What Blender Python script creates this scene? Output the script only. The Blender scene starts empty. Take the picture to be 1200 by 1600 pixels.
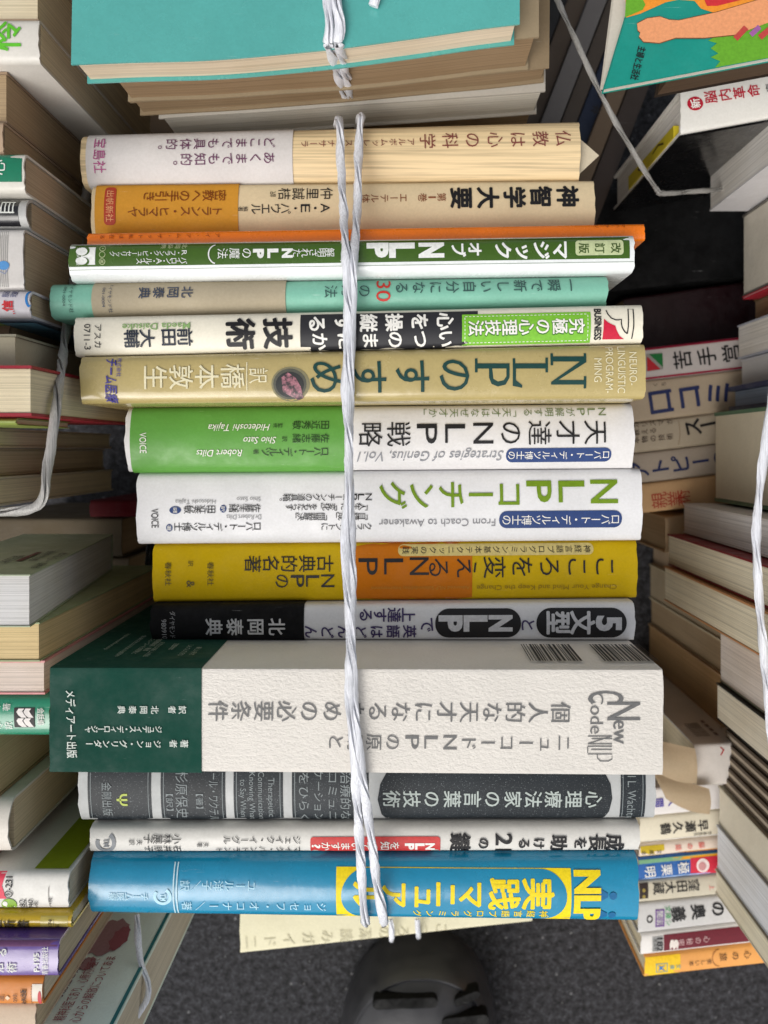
import bpy, bmesh, math, random
from mathutils import Vector, noise
R = random.Random(7)
SC = bpy.context.scene
COL = SC.collection
# ------------------------------------------------------------------ camera, sky, sun, exposure
F, CX, CY, H = 1300.0, 633.0, 702.0, 0.54        # focal length in photo pixels, principal point, camera height (m)
cam = bpy.data.cameras.new('camera'); camo = bpy.data.objects.new('camera', cam); COL.objects.link(camo)
cam.sensor_fit = 'HORIZONTAL'; cam.sensor_width = 24.0; cam.lens = 26.0
cam.shift_x = -(CX - 600) / 1200; cam.shift_y = -(800 - CY) / 1200
camo.location = (0, 0, H); camo.rotation_euler = (0, 0, 0)
cam.clip_start = 0.01; cam.clip_end = 50
cam.dof.use_dof = True; cam.dof.focus_distance = 0.282; cam.dof.aperture_fstop = 13.0
SC.camera = camo
w = bpy.data.worlds.new('World'); SC.world = w; w.use_nodes = True
nt = w.node_tree; bg = nt.nodes['Background']
SUN_DIR = Vector((-0.32, -0.54, 0.80)).normalized()     # towards the sun
sky = nt.nodes.new('ShaderNodeTexSky'); sky.sky_type = 'NISHITA'; sky.sun_disc = False
sky.sun_elevation = math.asin(SUN_DIR.z); sky.sun_rotation = math.atan2(SUN_DIR.x, SUN_DIR.y)
sky.dust_density = 4.0; sky.air_density = 1.0
hs = nt.nodes.new('ShaderNodeHueSaturation'); hs.inputs['Saturation'].default_value = 0.22
nt.links.new(sky.outputs[0], hs.inputs['Color']); nt.links.new(hs.outputs[0], bg.inputs['Color'])
bg.inputs['Strength'].default_value = 0.12
sl = bpy.data.lights.new('sun', 'SUN'); sl.energy = 1.35; sl.angle = math.radians(40); sl.color = (1.0, 0.95, 0.88)
so = bpy.data.objects.new('sun', sl); COL.objects.link(so)
so.rotation_euler = (-SUN_DIR).to_track_quat('-Z', 'Y').to_euler(); so.location = (0, 0, 2)
vs = SC.view_settings; vs.view_transform = 'Standard'; vs.look = 'None'; vs.gamma = 1; vs.use_curve_mapping = False
vs.exposure = 0.22
SC.cycles.max_bounces = 6; SC.cycles.use_denoising = True

# ------------------------------------------------------------------ materials
def lin(c):
    c = c / 255.0
    return c / 12.92 if c <= 0.04045 else ((c + 0.055) / 1.055) ** 2.4
def rgb(c): return (lin(c[0]), lin(c[1]), lin(c[2]), 1)
_M = {}
def M(c, kind='paper', axis='y'):
    """procedural material: colour (sRGB), kind of surface"""
    key = (tuple(c), kind, axis)
    if key in _M: return _M[key]
    m = bpy.data.materials.new(kind + '_%02x%02x%02x' % tuple(c)); m.use_nodes = True
    n = m.node_tree; L = n.links; p = n.nodes['Principled BSDF']
    col = rgb(c)
    tc = n.nodes.new('ShaderNodeTexCoord')
    def noise_node(scale, vec=None, detail=3, rough=0.55):
        t = n.nodes.new('ShaderNodeTexNoise'); t.inputs['Scale'].default_value = scale
        t.inputs['Detail'].default_value = detail; t.inputs['Roughness'].default_value = rough
        L.new(vec or tc.outputs['Object'], t.inputs['Vector']); return t.outputs[0]
    def mapped(s):
        mp = n.nodes.new('ShaderNodeMapping'); mp.inputs['Scale'].default_value = s
        L.new(tc.outputs['Object'], mp.inputs['Vector']); return mp.outputs[0]
    def ramp(fac, lo, hi, a=0.3, b=0.7):
        r = n.nodes.new('ShaderNodeValToRGB'); r.color_ramp.elements[0].position = a; r.color_ramp.elements[1].position = b
        r.color_ramp.elements[0].color = lo; r.color_ramp.elements[1].color = hi
        L.new(fac, r.inputs[0]); return r.outputs[0]
    def mul(k): return (col[0] * k, col[1] * k, col[2] * k, 1)
    def bump(fac, dist, strength=1.0):
        b = n.nodes.new('ShaderNodeBump'); b.inputs['Distance'].default_value = dist; b.inputs['Strength'].default_value = strength
        L.new(fac, b.inputs['Height']); L.new(b.outputs[0], p.inputs['Normal'])
    sp = p.inputs['Specular IOR Level']
    if kind == 'ink':
        L.new(ramp(noise_node(900), mul(0.88), mul(1.08)), p.inputs['Base Color']); p.inputs['Roughness'].default_value = 0.5; sp.default_value = 0.35
    elif kind == 'pages':
        sc = {'y': (9, 3400, 9), 'z': (9, 9, 3400), 'x': (3400, 9, 9)}[axis]
        sc2 = {'y': (5, 260, 5), 'z': (5, 5, 260), 'x': (260, 5, 5)}[axis]
        a = noise_node(1.0, mapped(sc), 4, 0.6); b = noise_node(1.0, mapped(sc2), 2)
        ca = ramp(a, mul(0.74), mul(1.10), 0.34, 0.60); cb = ramp(b, (0.86, 0.84, 0.81, 1), (1, 1, 1, 1), 0.28, 0.42)
        cd = ramp(noise_node(25), (0.86, 0.83, 0.78, 1), (1, 1, 1, 1))
        x = n.nodes.new('ShaderNodeMix'); x.data_type = 'RGBA'; x.blend_type = 'MULTIPLY'; x.inputs[0].default_value = 1
        L.new(ca, x.inputs[6]); L.new(cb, x.inputs[7])
        x2 = n.nodes.new('ShaderNodeMix'); x2.data_type = 'RGBA'; x2.blend_type = 'MULTIPLY'; x2.inputs[0].default_value = 1
        L.new(x.outputs[2], x2.inputs[6]); L.new(cd, x2.inputs[7])
        L.new(x2.outputs[2], p.inputs['Base Color']); p.inputs['Roughness'].default_value = 0.85; sp.default_value = 0.2
        bump(a, 0.00025, 0.5)
    elif kind == 'wood_paper':
        a = noise_node(1.0, mapped((18, 900, 60)), 3)
        L.new(ramp(a, mul(0.70), mul(1.06), 0.36, 0.58), p.inputs['Base Color']); p.inputs['Roughness'].default_value = 0.6
        bump(a, 0.0002, 0.5)
    elif kind == 'leather':
        a = noise_node(1.0, mapped((650, 1150, 900)), 4, 0.6)
        L.new(ramp(noise_node(40), mul(0.95), mul(1.03)), p.inputs['Base Color']); p.inputs['Roughness'].default_value = 0.55
        bump(a, 0.00055, 0.7)
    elif kind == 'speckle':
        a = noise_node(2300, None, 2, 0.7); b = noise_node(45); sp.default_value = 0.25
        x = n.nodes.new('ShaderNodeMix'); x.data_type = 'RGBA'; x.blend_type = 'SCREEN'; x.inputs[0].default_value = 1
        L.new(ramp(a, (0, 0, 0, 1), (0.22, 0.24, 0.25, 1), 0.62, 0.74), x.inputs[6]); L.new(ramp(b, mul(0.8), mul(1.2)), x.inputs[7])
        L.new(x.outputs[2], p.inputs['Base Color']); p.inputs['Roughness'].default_value = 0.45
    elif kind == 'blossom':
        a = noise_node(420, None, 3, 0.7)
        r = n.nodes.new('ShaderNodeValToRGB'); r.color_ramp.elements[0].position = 0.38; r.color_ramp.elements[0].color = (0.03, 0.02, 0.025, 1)
        r.color_ramp.elements[1].position = 0.66; r.color_ramp.elements[1].color = (0.55, 0.22, 0.27, 1)
        L.new(a, r.inputs[0]); L.new(r.outputs[0], p.inputs['Base Color']); p.inputs['Roughness'].default_value = 0.35
    elif kind == 'carpet':
        a = noise_node(230, None, 5, 0.72); b = noise_node(700, None, 3)
        x = n.nodes.new('ShaderNodeMix'); x.data_type = 'RGBA'; x.blend_type = 'MULTIPLY'; x.inputs[0].default_value = 1
        L.new(ramp(a, mul(0.2), mul(1.9), 0.38, 0.66), x.inputs[6]); L.new(ramp(b, (0.5, 0.5, 0.5, 1), (1.4, 1.4, 1.4, 1), 0.35, 0.65), x.inputs[7])
        y = n.nodes.new('ShaderNodeMix'); y.data_type = 'RGBA'; y.blend_type = 'ADD'; y.inputs[0].default_value = 1
        L.new(x.outputs[2], y.inputs[6]); L.new(ramp(noise_node(330, None, 0), (0, 0, 0, 1), (0.2, 0.2, 0.2, 1), 0.80, 0.83), y.inputs[7])
        L.new(y.outputs[2], p.inputs['Base Color']); p.inputs['Roughness'].default_value = 0.9
        bump(a, 0.004, 1.0)
    elif kind == 'twine':
        a = noise_node(1.0, mapped((2600, 90, 2600)), 4)
        L.new(ramp(a, mul(0.80), mul(1.08), 0.35, 0.6), p.inputs['Base Color']); p.inputs['Roughness'].default_value = 0.28
        p.inputs['Subsurface Weight'].default_value = 0.15; p.inputs['Subsurface Radius'].default_value = (0.002, 0.002, 0.002)
        bump(a, 0.0003, 0.8)
    elif kind == 'plastic':
        L.new(ramp(noise_node(60), mul(0.8), mul(1.25)), p.inputs['Base Color'])
        L.new(ramp(noise_node(120), (0.32,) * 3 + (1,), (0.55,) * 3 + (1,)), p.inputs['Roughness'])
        bump(noise_node(500), 0.0002, 0.4)
    else:   # paper (matte), satin, gloss
        a = noise_node(28, None, 4); f = noise_node(1100, None, 3)
        big = ramp(a, mul(0.90), mul(1.04), 0.3, 0.65)
        x = n.nodes.new('ShaderNodeMix'); x.data_type = 'RGBA'; x.blend_type = 'MULTIPLY'; x.inputs[0].default_value = 1
        L.new(big, x.inputs[6]); L.new(ramp(f, (0.93, 0.93, 0.92, 1), (1, 1, 1, 1)), x.inputs[7])
        L.new(x.outputs[2], p.inputs['Base Color'])
        p.inputs['Roughness'].default_value = {'paper': 0.75, 'satin': 0.42, 'gloss': 0.22}[kind]
        sp.default_value = {'paper': 0.25, 'satin': 0.45, 'gloss': 0.5}[kind]
        if kind == 'gloss': p.inputs['Coat Weight'].default_value = 0.5; p.inputs['Coat Roughness'].default_value = 0.12
        base = {'paper': 0.75, 'satin': 0.42, 'gloss': 0.22}[kind]
        rg = ramp(noise_node(70, None, 5, 0.7), (base * .75,) * 3 + (1,), (min(1, base * 1.5),) * 3 + (1,), .35, .65); L.new(rg, p.inputs['Roughness'])
        scr = noise_node(1.0, mapped((60, 1300, 300)), 2, 0.8); wear = noise_node(120, None, 6, 0.75)
        y = n.nodes.new('ShaderNodeMix'); y.data_type = 'RGBA'; y.blend_type = 'MIX'
        m2 = n.nodes.new('ShaderNodeMath'); m2.operation = 'MULTIPLY'
        L.new(ramp(scr, (0, 0, 0, 1), (1, 1, 1, 1), 0.66, 0.74), m2.inputs[0]); L.new(ramp(wear, (0, 0, 0, 1), (.55, .55, .55, 1), 0.52, 0.68), m2.inputs[1])
        L.new(m2.outputs[0], y.inputs[0]); L.new(x.outputs[2], y.inputs[6]); lt = .45 if sum(col[:3]) < 1.2 else -.25
        y.inputs[7].default_value = tuple(max(0, min(1, v + lt * (1 - v if lt > 0 else v))) for v in col[:3]) + (1,)
        L.new(y.outputs[2], p.inputs['Base Color'])
        bb = n.nodes.new('ShaderNodeBump'); bb.inputs['Distance'].default_value = .0011; bb.inputs['Strength'].default_value = .5
        L.new(noise_node(48, None, 3, .6), bb.inputs['Height'])
        b2 = n.nodes.new('ShaderNodeBump'); b2.inputs['Distance'].default_value = 0.00022 if kind != 'paper' else 0.00012; b2.inputs['Strength'].default_value = .55
        L.new(noise_node(160 if kind != 'paper' else 700, None, 4), b2.inputs['Height']); L.new(bb.outputs[0], b2.inputs['Normal']); L.new(b2.outputs[0], p.inputs['Normal'])
    _M[key] = m
    return m
def I(*c): return M(c, 'ink')
WHITE_INK = I(235, 233, 226); BLACK_INK = I(24, 23, 26)
PG = M((196, 180, 152), 'pages'); PGW = M((234, 232, 228), 'pages'); PGB = M((168, 146, 116), 'pages'); PGC = M((212, 200, 172), 'pages')

# ------------------------------------------------------------------ geometry helpers
def W(px, py, d): return Vector(((px - CX) * d / F, (CY - py) * d / F, H - d))
_tc = bpy.data.curves.new('glyph_source', 'FONT'); _to = bpy.data.objects.new('glyph_source', _tc); COL.objects.link(_to)
_G = {}
def glyph(s, bold=0.0, shear=0.0):
    """2D triangles of a string (em = 1)"""
    k = (s, bold, shear)
    if k not in _G and bold > 0 and any(ord(c) > 0x2fff for c in s):
        v0, t0 = glyph(s, 0.0, shear); vs_, ts = [], []
        for i in range(8):
            a = math.pi * i / 4; n0 = len(vs_)
            vs_ += [(x + bold * .6 * math.cos(a), y + bold * .6 * math.sin(a)) for x, y in v0]; ts += [tuple(j + n0 for j in t) for t in t0]
        _G[k] = (vs_, ts, 8)
    if k not in _G:
        _tc.body = s; _tc.offset = bold; _tc.shear = shear; _tc.resolution_u = 3
        bpy.context.view_layer.update()
        me = bpy.data.meshes.new_from_object(_to.evaluated_get(bpy.context.evaluated_depsgraph_get()))
        me.calc_loop_triangles()
        vs_ = [(v.co.x, v.co.y) for v in me.vertices]; ts = [tuple(t.vertices) for t in me.loop_triangles]
        bpy.data.meshes.remove(me); _G[k] = (vs_, ts)
    return _G[k]
ROT = set('ー～-—（）()「」『』【】[]…/／：')
SMALL = set('ッャュョィァェォっゃゅょ')

class Part:
    """one mesh being built; mapf(px, py, off) takes photo pixels on this surface to the world"""
    def __init__(s, mapf=None, slope=0.0, xm=0.0):
        s.bm = bmesh.new(); s.mats = []; s.mapf = mapf; s.slope = slope; s.base = 1
    def mi(s, m):
        if m not in s.mats: s.mats.append(m)
        return s.mats.index(m)
    def tri2d(s, vs2, ts, mat, layer, copies=1):
        mi = s.mi(mat); bm = s.bm; off = layer * 0.00011
        pts = list(vs2); out = []; st = [tuple(t) for t in ts]; mid = {}
        while st:
            a, b, c = st.pop()
            es = [(abs(pts[a][1] - pts[b][1]), a, b, c), (abs(pts[b][1] - pts[c][1]), b, c, a), (abs(pts[c][1] - pts[a][1]), c, a, b)]
            l, i, j, k = max(es)
            if l > 9 or max(abs(pts[i][0] - pts[j][0]) for i, j in ((a, b), (b, c), (c, a))) > 24:
                if l <= 9: _, i, j, k = max((abs(pts[u_][0] - pts[v_][0]), u_, v_, w_) for u_, v_, w_ in ((a, b, c), (b, c, a), (c, a, b)))
                key = (min(i, j), max(i, j))
                if key not in mid:
                    pts.append(((pts[i][0] + pts[j][0]) / 2, (pts[i][1] + pts[j][1]) / 2)); mid[key] = len(pts) - 1
                q = mid[key]; st += [(i, q, k), (q, j, k)]
            else: out.append((a, b, c))
        s.nudge = (getattr(s, 'nudge', 0) + 1) % 7
        n0 = len(vs2) // copies
        def cp(i): return i // n0 if i < len(vs2) else 0
        comp = {}
        if copies > 1:
            for t in out:
                k = min((cp(i) for i in t if i < len(vs2)), default=None)
                for i in t:
                    if k is not None: comp.setdefault(i, k)
            for t in out:
                k = next((comp[i] for i in t if i in comp), 0)
                for i in t: comp.setdefault(i, k)
        bv = [bm.verts.new(s.mapf(x, y, off + s.nudge * 1e-6 + comp.get(i, 0) * 8e-6)) for i, (x, y) in enumerate(pts)]
        for t in out:
            if len(set(t)) < 3: continue
            try: f = bm.faces.new([bv[i] for i in t]); f.material_index = mi
            except ValueError: pass
    def _place(s, g, O, A, U, sa, su, ca, cu, mat, layer):
        vs_, ts = g[:2]
        s.tri2d([(O[0] + A[0] * (x - ca) * sa + U[0] * (y - cu) * su, O[1] + A[1] * (x - ca) * sa + U[1] * (y - cu) * su) for x, y in vs_], ts, mat, layer, 8 if len(g) > 2 else 1)
    def v(s, txt, x0, x1, y, size, mat, wide=1.0, tall=1.0, bold=0.0, layer=3, y1=None):
        """vertical Japanese writing; first and last glyph centres at x0, x1"""
        n = len(txt)
        if y1 is None: dy = s.slope * (x1 - x0); y0 = y - dy / 2; y1 = y + dy / 2
        else: y0 = y
        D = Vector((x1 - x0, y1 - y0)).normalized() if n > 1 or x1 != x0 else Vector((-1, 0))
        U = -D; A = Vector((-U.y, U.x))
        for i, ch in enumerate(txt):
            if ch == ' ': continue
            t = i / (n - 1) if n > 1 else 0
            O = (x0 + (x1 - x0) * t, y0 + (y1 - y0) * t)
            if ch in ROT:
                s._place(glyph(ch, bold), O, D, Vector((D.y, -D.x)), size * tall, size * wide, 0.5 if ord(ch) > 255 else 0.2, 0.38, mat, layer)
                continue
            if ch in '。、': O = (O[0] + U.x * size * .5, O[1] + A.y * size * .55 + U.y * size * .5)
            if ch in SMALL: O = (O[0] + U.x * size * .08, O[1] + A.y * size * .08)
            g = glyph(ch, bold)
            if ord(ch) < 256 and g[0]:
                xs = [p[0] for p in g[0]]; ca = (min(xs) + max(xs)) / 2; ww = max(xs) - min(xs)
                s._place(g, O, A, U, size * wide * (.8 / max(ww, .45)), size * tall * 1.15, ca, 0.34, mat, layer)
            else: s._place(g, O, A, U, size * wide, size * tall, 0.5, 0.38, mat, layer)
    def l(s, txt, x0, y0, x1, y1, size, mat, bold=0.0, shear=0.0, layer=3):
        """a line of horizontal writing running from (x0,y0) to (x1,y1)"""
        if abs(x1 - x0) > abs(y1 - y0) and y0 == y1: dy = s.slope * (x1 - x0) / 2; y0 -= dy; y1 += dy
        D = Vector((x1 - x0, y1 - y0)); ln = D.length; D.normalize(); U = Vector((D.y, -D.x))
        g = glyph(txt, bold, shear); xs = [p[0] for p in g[0]]
        a, b = min(xs), max(xs)
        cjk = any(ord(c) > 0x2fff for c in txt)
        s._place(g, ((x0 + x1) / 2, (y0 + y1) / 2), D, U, ln / (b - a), size, (a + b) / 2, 0.38 if cjk else 0.34, mat, layer)
    def poly(s, pts, mat, layer=1):
        bm = bmesh.new(); f = bm.faces.new([bm.verts.new((x, y, 0)) for x, y in pts]); bm.normal_update()
        bmesh.ops.triangulate(bm, faces=[f]); bm.verts.index_update()
        s.tri2d([(v.co.x, v.co.y) for v in bm.verts], [tuple(v.index for v in f.verts) for f in bm.faces], mat, layer); bm.free()
    def sk(s, x0, x1): return s.slope * (x1 - x0) / 2
    def rect(s, x0, y0, x1, y1, mat, r=0, layer=1, seg=5):
        k = s.sk(x0, x1)
        if r <= 0:
            n = max(1, int((y1 - y0) / 8))
            L_ = [(x0, y0 - k + (y1 - y0) * i / n) for i in range(n + 1)]; R_ = [(x1, y0 + k + (y1 - y0) * i / n) for i in range(n + 1)]
            vv = L_ + R_; ts = []
            for i in range(n): ts += [(i, i + 1, n + 1 + i), (i + 1, n + 2 + i, n + 1 + i)]
            s.tri2d(vv, ts, mat, layer); return
        pts = []
        for cx, cy, a0 in ((x1 - r, y0 + r, -90), (x1 - r, y1 - r, 0), (x0 + r, y1 - r, 90), (x0 + r, y0 + r, 180)):
            for i in range(seg + 1):
                a = math.radians(a0 + 90 * i / seg); x = cx + r * math.cos(a)
                pts.append((x, cy + r * math.sin(a) + k * (2 * (x - x0) / (x1 - x0) - 1)))
        s.poly(pts, mat, layer)
    def frame(s, x0, y0, x1, y1, wd, mat, layer=2, r=0):
        for a in ((x0, y0, x1, y0 + wd), (x0, y1 - wd, x1, y1)): s.rect(*a, mat, layer=layer)
        for a in ((x0, y0, x0 + wd, y1), (x1 - wd, y0, x1, y1)): s.rect(*a, mat, layer=layer)
    def ell(s, cx, cy, rx, ry, mat, layer=2, n=24):
        s.poly([(cx + rx * math.cos(6.28319 * i / n), cy + ry * math.sin(6.28319 * i / n)) for i in range(n)], mat, layer)
    def stroke(s, pts, wd, mat, layer=2):
        n = len(pts); vv = []; ts = []
        for i, p in enumerate(pts):
            a = Vector(pts[max(0, i - 1)]); b = Vector(pts[min(n - 1, i + 1)]); d = (b - a).normalized(); q = Vector((-d.y, d.x)) * wd / 2
            vv += [(p[0] + q.x, p[1] + q.y), (p[0] - q.x, p[1] - q.y)]
            if i: ts += [(2 * i - 2, 2 * i - 1, 2 * i), (2 * i - 1, 2 * i + 1, 2 * i)]
        s.tri2d(vv, ts, mat, layer)
    def arc(s, cx, cy, rx, ry, a0, a1, wd, mat, layer=2, n=18):
        s.stroke([(cx + rx * math.cos(math.radians(a0 + (a1 - a0) * i / n)), cy + ry * math.sin(math.radians(a0 + (a1 - a0) * i / n))) for i in range(n + 1)], wd, mat, layer)
    # plain solids in world coordinates
    def prism(s, pts, z0, z1, mat, bevel=0.0):
        mi = s.mi(mat); a = [s.bm.verts.new((p[0], p[1], z0)) for p in pts]; b = [s.bm.verts.new((p[0], p[1], z1)) for p in pts]
        n = len(pts); fs = [s.bm.faces.new(a[::-1]), s.bm.faces.new(b)]
        for i in range(n): fs.append(s.bm.faces.new((a[i], a[(i + 1) % n], b[(i + 1) % n], b[i])))
        for f in fs: f.material_index = mi
        if bevel:
            es = {e for f in fs for e in f.edges}
            bmesh.ops.bevel(s.bm, geom=list(es), offset=bevel, segments=2, affect='EDGES', material=-1)
    def hexa(s, bot, top, mat):
        mi = s.mi(mat); a = [s.bm.verts.new(p) for p in bot]; b = [s.bm.verts.new(p) for p in top]
        for q in ((a[3], a[2], a[1], a[0]), tuple(b)): s.bm.faces.new(q).material_index = mi
        for i in range(4): s.bm.faces.new((a[i], a[(i + 1) % 4], b[(i + 1) % 4], b[i])).material_index = mi
    def build(s, name, parent=None, smooth=True, loc=None):
        bmesh.ops.recalc_face_normals(s.bm, faces=s.bm.faces)
        o = loc if loc is not None else (parent.location.copy() if parent else Vector((0, 0, 0)))
        bmesh.ops.translate(s.bm, verts=s.bm.verts, vec=-o)
        me = bpy.data.meshes.new(name); s.bm.to_mesh(me); s.bm.free()
        for m in s.mats: me.materials.append(m)
        if smooth:
            me.polygons.foreach_set('use_smooth', [True] * len(me.polygons))
            try: me.set_sharp_from_angle(angle=math.radians(38))
            except Exception: pass
        ob = bpy.data.objects.new(name, me); COL.objects.link(ob)
        if parent: ob.parent = parent
        else: ob.location = o
        return ob
def tag(o, label, cat, group=None, kind=None):
    o['label'] = label; o['category'] = cat
    if group: o['group'] = group
    if kind: o['kind'] = kind
    return o
def empty(name, loc, label, cat, group=None):
    o = bpy.data.objects.new(name, None); o.empty_display_size = .01; COL.objects.link(o); o.location = loc
    return tag(o, label, cat, group)

PROF = [-1, -.985, -.95, -.9, -.82, -.7, -.5, -.25, 0, .25, .5, .7, .82, .9, .95, .985, 1]
class Book:
    """a book standing with its spine (or fore-edge) up; x in photo pixels at distance d, y edges given left and right"""
    def __init__(s, label, x0, x1, tl, tr, bl, br, d, db=0.415, cov=None, pg=None, up='spine', bulge=.0007, r=.0014, tc=.0007, inset=.0006, group=None, lean=0.0, fix=False, wob=.00012, name='book'):
        s.label, s.d, s.db, s.cov, s.pg, s.up = label, d, db, cov or M((225, 222, 215)), pg or PG, up
        k = d / F
        s.X0, s.X1 = (x0 - CX) * k, (x1 - CX) * k
        s.Y = [(CY - q) * k for q in (tl, tr, bl, br)]
        s.bulge, s.r, s.tc, s.inset, s.group, s.lean, s.fix, s.wob, s.name = bulge, r, tc, inset, group, lean, fix, wob, name
        s.px0, s.px1 = x0, x1
        s.bands = []
    def yt(s, u): return s.Y[0] + (s.Y[1] - s.Y[0]) * u
    def yb(s, u): return s.Y[2] + (s.Y[3] - s.Y[2]) * u
    def zp(s, v, h):
        v = max(-1, min(1, v)); r = min(s.r, h * .98); z = -s.bulge * v * v; y = abs(v) * h
        if y > h - r:
            t = (y - (h - r)) / r; z -= r * (1 - math.sqrt(max(0, 1 - t * t)))
        return z
    def pt(s, u, v, off=0.0):
        X = s.X0 + (s.X1 - s.X0) * u; yt, yb = s.yt(u), s.yb(u); h = (yt - yb) / 2
        Y = (yt + yb) / 2 - v * h
        if u < .002 or u > .998: X += .0005 * noise.noise(Vector((v * 2.3, s.d * 313, u * 5))) + .0003 * noise.noise(Vector((v * 9, s.d * 313, u * 5)))
        n = noise.noise(Vector((X * 30 + s.d * 991, Y * 60, s.d * 77))) * s.wob * 2
        return Vector((X, Y, H - s.d + s.zp(v, h) + n + off))
    def surf(s, px, py, off):
        k = s.d / F; X = (px - CX) * k; Y = (CY - py) * k
        u = (X - s.X0) / (s.X1 - s.X0); yt, yb = s.yt(u), s.yb(u); h = (yt - yb) / 2
        v = ((yt + yb) / 2 - Y) / h
        p = s.pt(u, max(-1, min(1, v)), off + .00004); return p
    def create(s):
        s.root = empty(s.name, ((s.X0 + s.X1) / 2, sum(s.Y) / 4, H - s.db), s.label, 'book', s.group)
        slope = -((s.Y[1] + s.Y[3]) - (s.Y[0] + s.Y[2])) / 2 / (s.X1 - s.X0)
        s.cover = Part(s.surf, slope); s.page = Part()
        zb = H - s.db; inn = s.inset
        if s.up == 'spine':
            s.shell(s.cover, 0, 1, 0.0, s.cov, s.tc)
            zt = H - s.d - s.bulge - s.r * .6 - s.tc
        else:
            for a, b, sg in ((s.Y[0], s.Y[1], -1), (s.Y[2], s.Y[3], 1)):
                q = [(s.X0, a), (s.X1, b), (s.X1, b + sg * s.tc), (s.X0, a + sg * s.tc)]
                s.cover.hexa([(x + s.lean, y, zb) for x, y in q], [(x, y, H - s.d) for x, y in q], s.cov)
            q = [(s.X0, s.Y[0]), (s.X1, s.Y[1]), (s.X1, s.Y[3]), (s.X0, s.Y[2])]
            s.cover.hexa([(x + s.lean, y, zb) for x, y in q], [(x + s.lean, y, zb + s.tc) for x, y in q], s.cov)
            zt = H - s.d - inn
        e = s.tc + .0001
        q = [(s.X0 + inn, s.Y[0] - e), (s.X1 - inn, s.Y[1] - e), (s.X1 - inn, s.Y[3] + e), (s.X0 + inn, s.Y[2] + e)]
        if s.Y[0] - s.Y[2] > 2.5 * e:
            s.page.hexa([(x + s.lean, y, zb + .0008) for x, y in q], [(x, y, zt) for x, y in q], s.pg)
        else: s.page.hexa([(x + s.lean, (s.Y[0] + s.Y[2]) / 2 + sg * .0003, zb + .0008) for x, sg in ((s.X0 + inn, 1), (s.X1 - inn, 1), (s.X1 - inn, -1), (s.X0 + inn, -1))],
                          [(x, (s.Y[0] + s.Y[2]) / 2 + sg * .0003, zt) for x, sg in ((s.X0 + inn, 1), (s.X1 - inn, 1), (s.X1 - inn, -1), (s.X0 + inn, -1))], s.pg)
        return s
    def shell(s, part, ua, ub, off, mat, tc, down=1.0, inward=True):
        """spine plus the two boards as one bent sheet"""
        bm = bmesh.new(); n = max(2, int(26 * (ub - ua))); rows = []
        zb = H - s.d - s.bulge - s.r - (s.db - s.d - s.bulge - s.r) * down
        for i in range(n + 1):
            u = ua + (ub - ua) * i / n; a = s.pt(u, -1, off); b = s.pt(u, 1, off)
            col = []
            for f in (1, .66, .33): col.append((a.x + s.lean * f, a.y + off, a.z + (zb - a.z) * f))
            for v in PROF:
                p = s.pt(u, v, off); col.append((p.x, p.y - v * off, p.z))
            for f in (.33, .66, 1): col.append((b.x + s.lean * f, b.y - off, b.z + (zb - b.z) * f))
            rows.append([bm.verts.new(c) for c in col])
        for i in range(n):
            for j in range(len(rows[0]) - 1):
                bm.faces.new((rows[i][j], rows[i][j + 1], rows[i + 1][j + 1], rows[i + 1][j]))
        bm.normal_update()
        top = [f for f in bm.faces if abs(f.normal.z) > .9]
        if top and sum(f.normal.z for f in top) < 0: bmesh.ops.reverse_faces(bm, faces=bm.faces)
        bmesh.ops.solidify(bm, geom=list(bm.faces), thickness=tc)
        mi = part.mi(mat); mp = {}
        bm.verts.index_update()
        for v in bm.verts: mp[v.index] = part.bm.verts.new(v.co)
        for f in bm.faces:
            try: part.bm.faces.new([mp[v.index] for v in f.verts]).material_index = mi
            except ValueError: pass
        bm.free()
    def band(s, xa, xb, mat, down=.55, name='paper_band', off=.00035):
        p = Part(lambda a, b, o: s.surf(a, b, o + off), s.cover.slope)
        ua, ub = (xa - s.px0) / (s.px1 - s.px0), (xb - s.px0) / (s.px1 - s.px0)
        s.shell(p, ua, ub, off, mat, .0002, down); s.bands.append((p, name)); return p
    def done(s):
        s.cover.build('cover', s.root); s.page.build('page_block', s.root, smooth=False)
        for p, nme in s.bands: p.build(nme, s.root)
def settle(books):
    """neighbours share an edge: the deeper book's edge gives way to the nearer book's"""
    for a, b in zip(books, books[1:]):
        if a.fix: continue
        for i in (0, 1):
            ea, eb = a.Y[2 + i], b.Y[i]
            if a.d <= b.d: b.Y[i] = ea - .0002
            else: a.Y[2 + i] = eb + .0002
    for b in books: b.create()
# ------------------------------------------------------------------ the floor
p = Part(); p.prism([(-1.2, -1.2), (1.2, -1.2), (1.2, 1.2), (-1.2, 1.2)], -.02, 0, M((54, 54, 58), 'carpet'))
o = p.build('floor', smooth=False); o['kind'] = 'structure'

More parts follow.
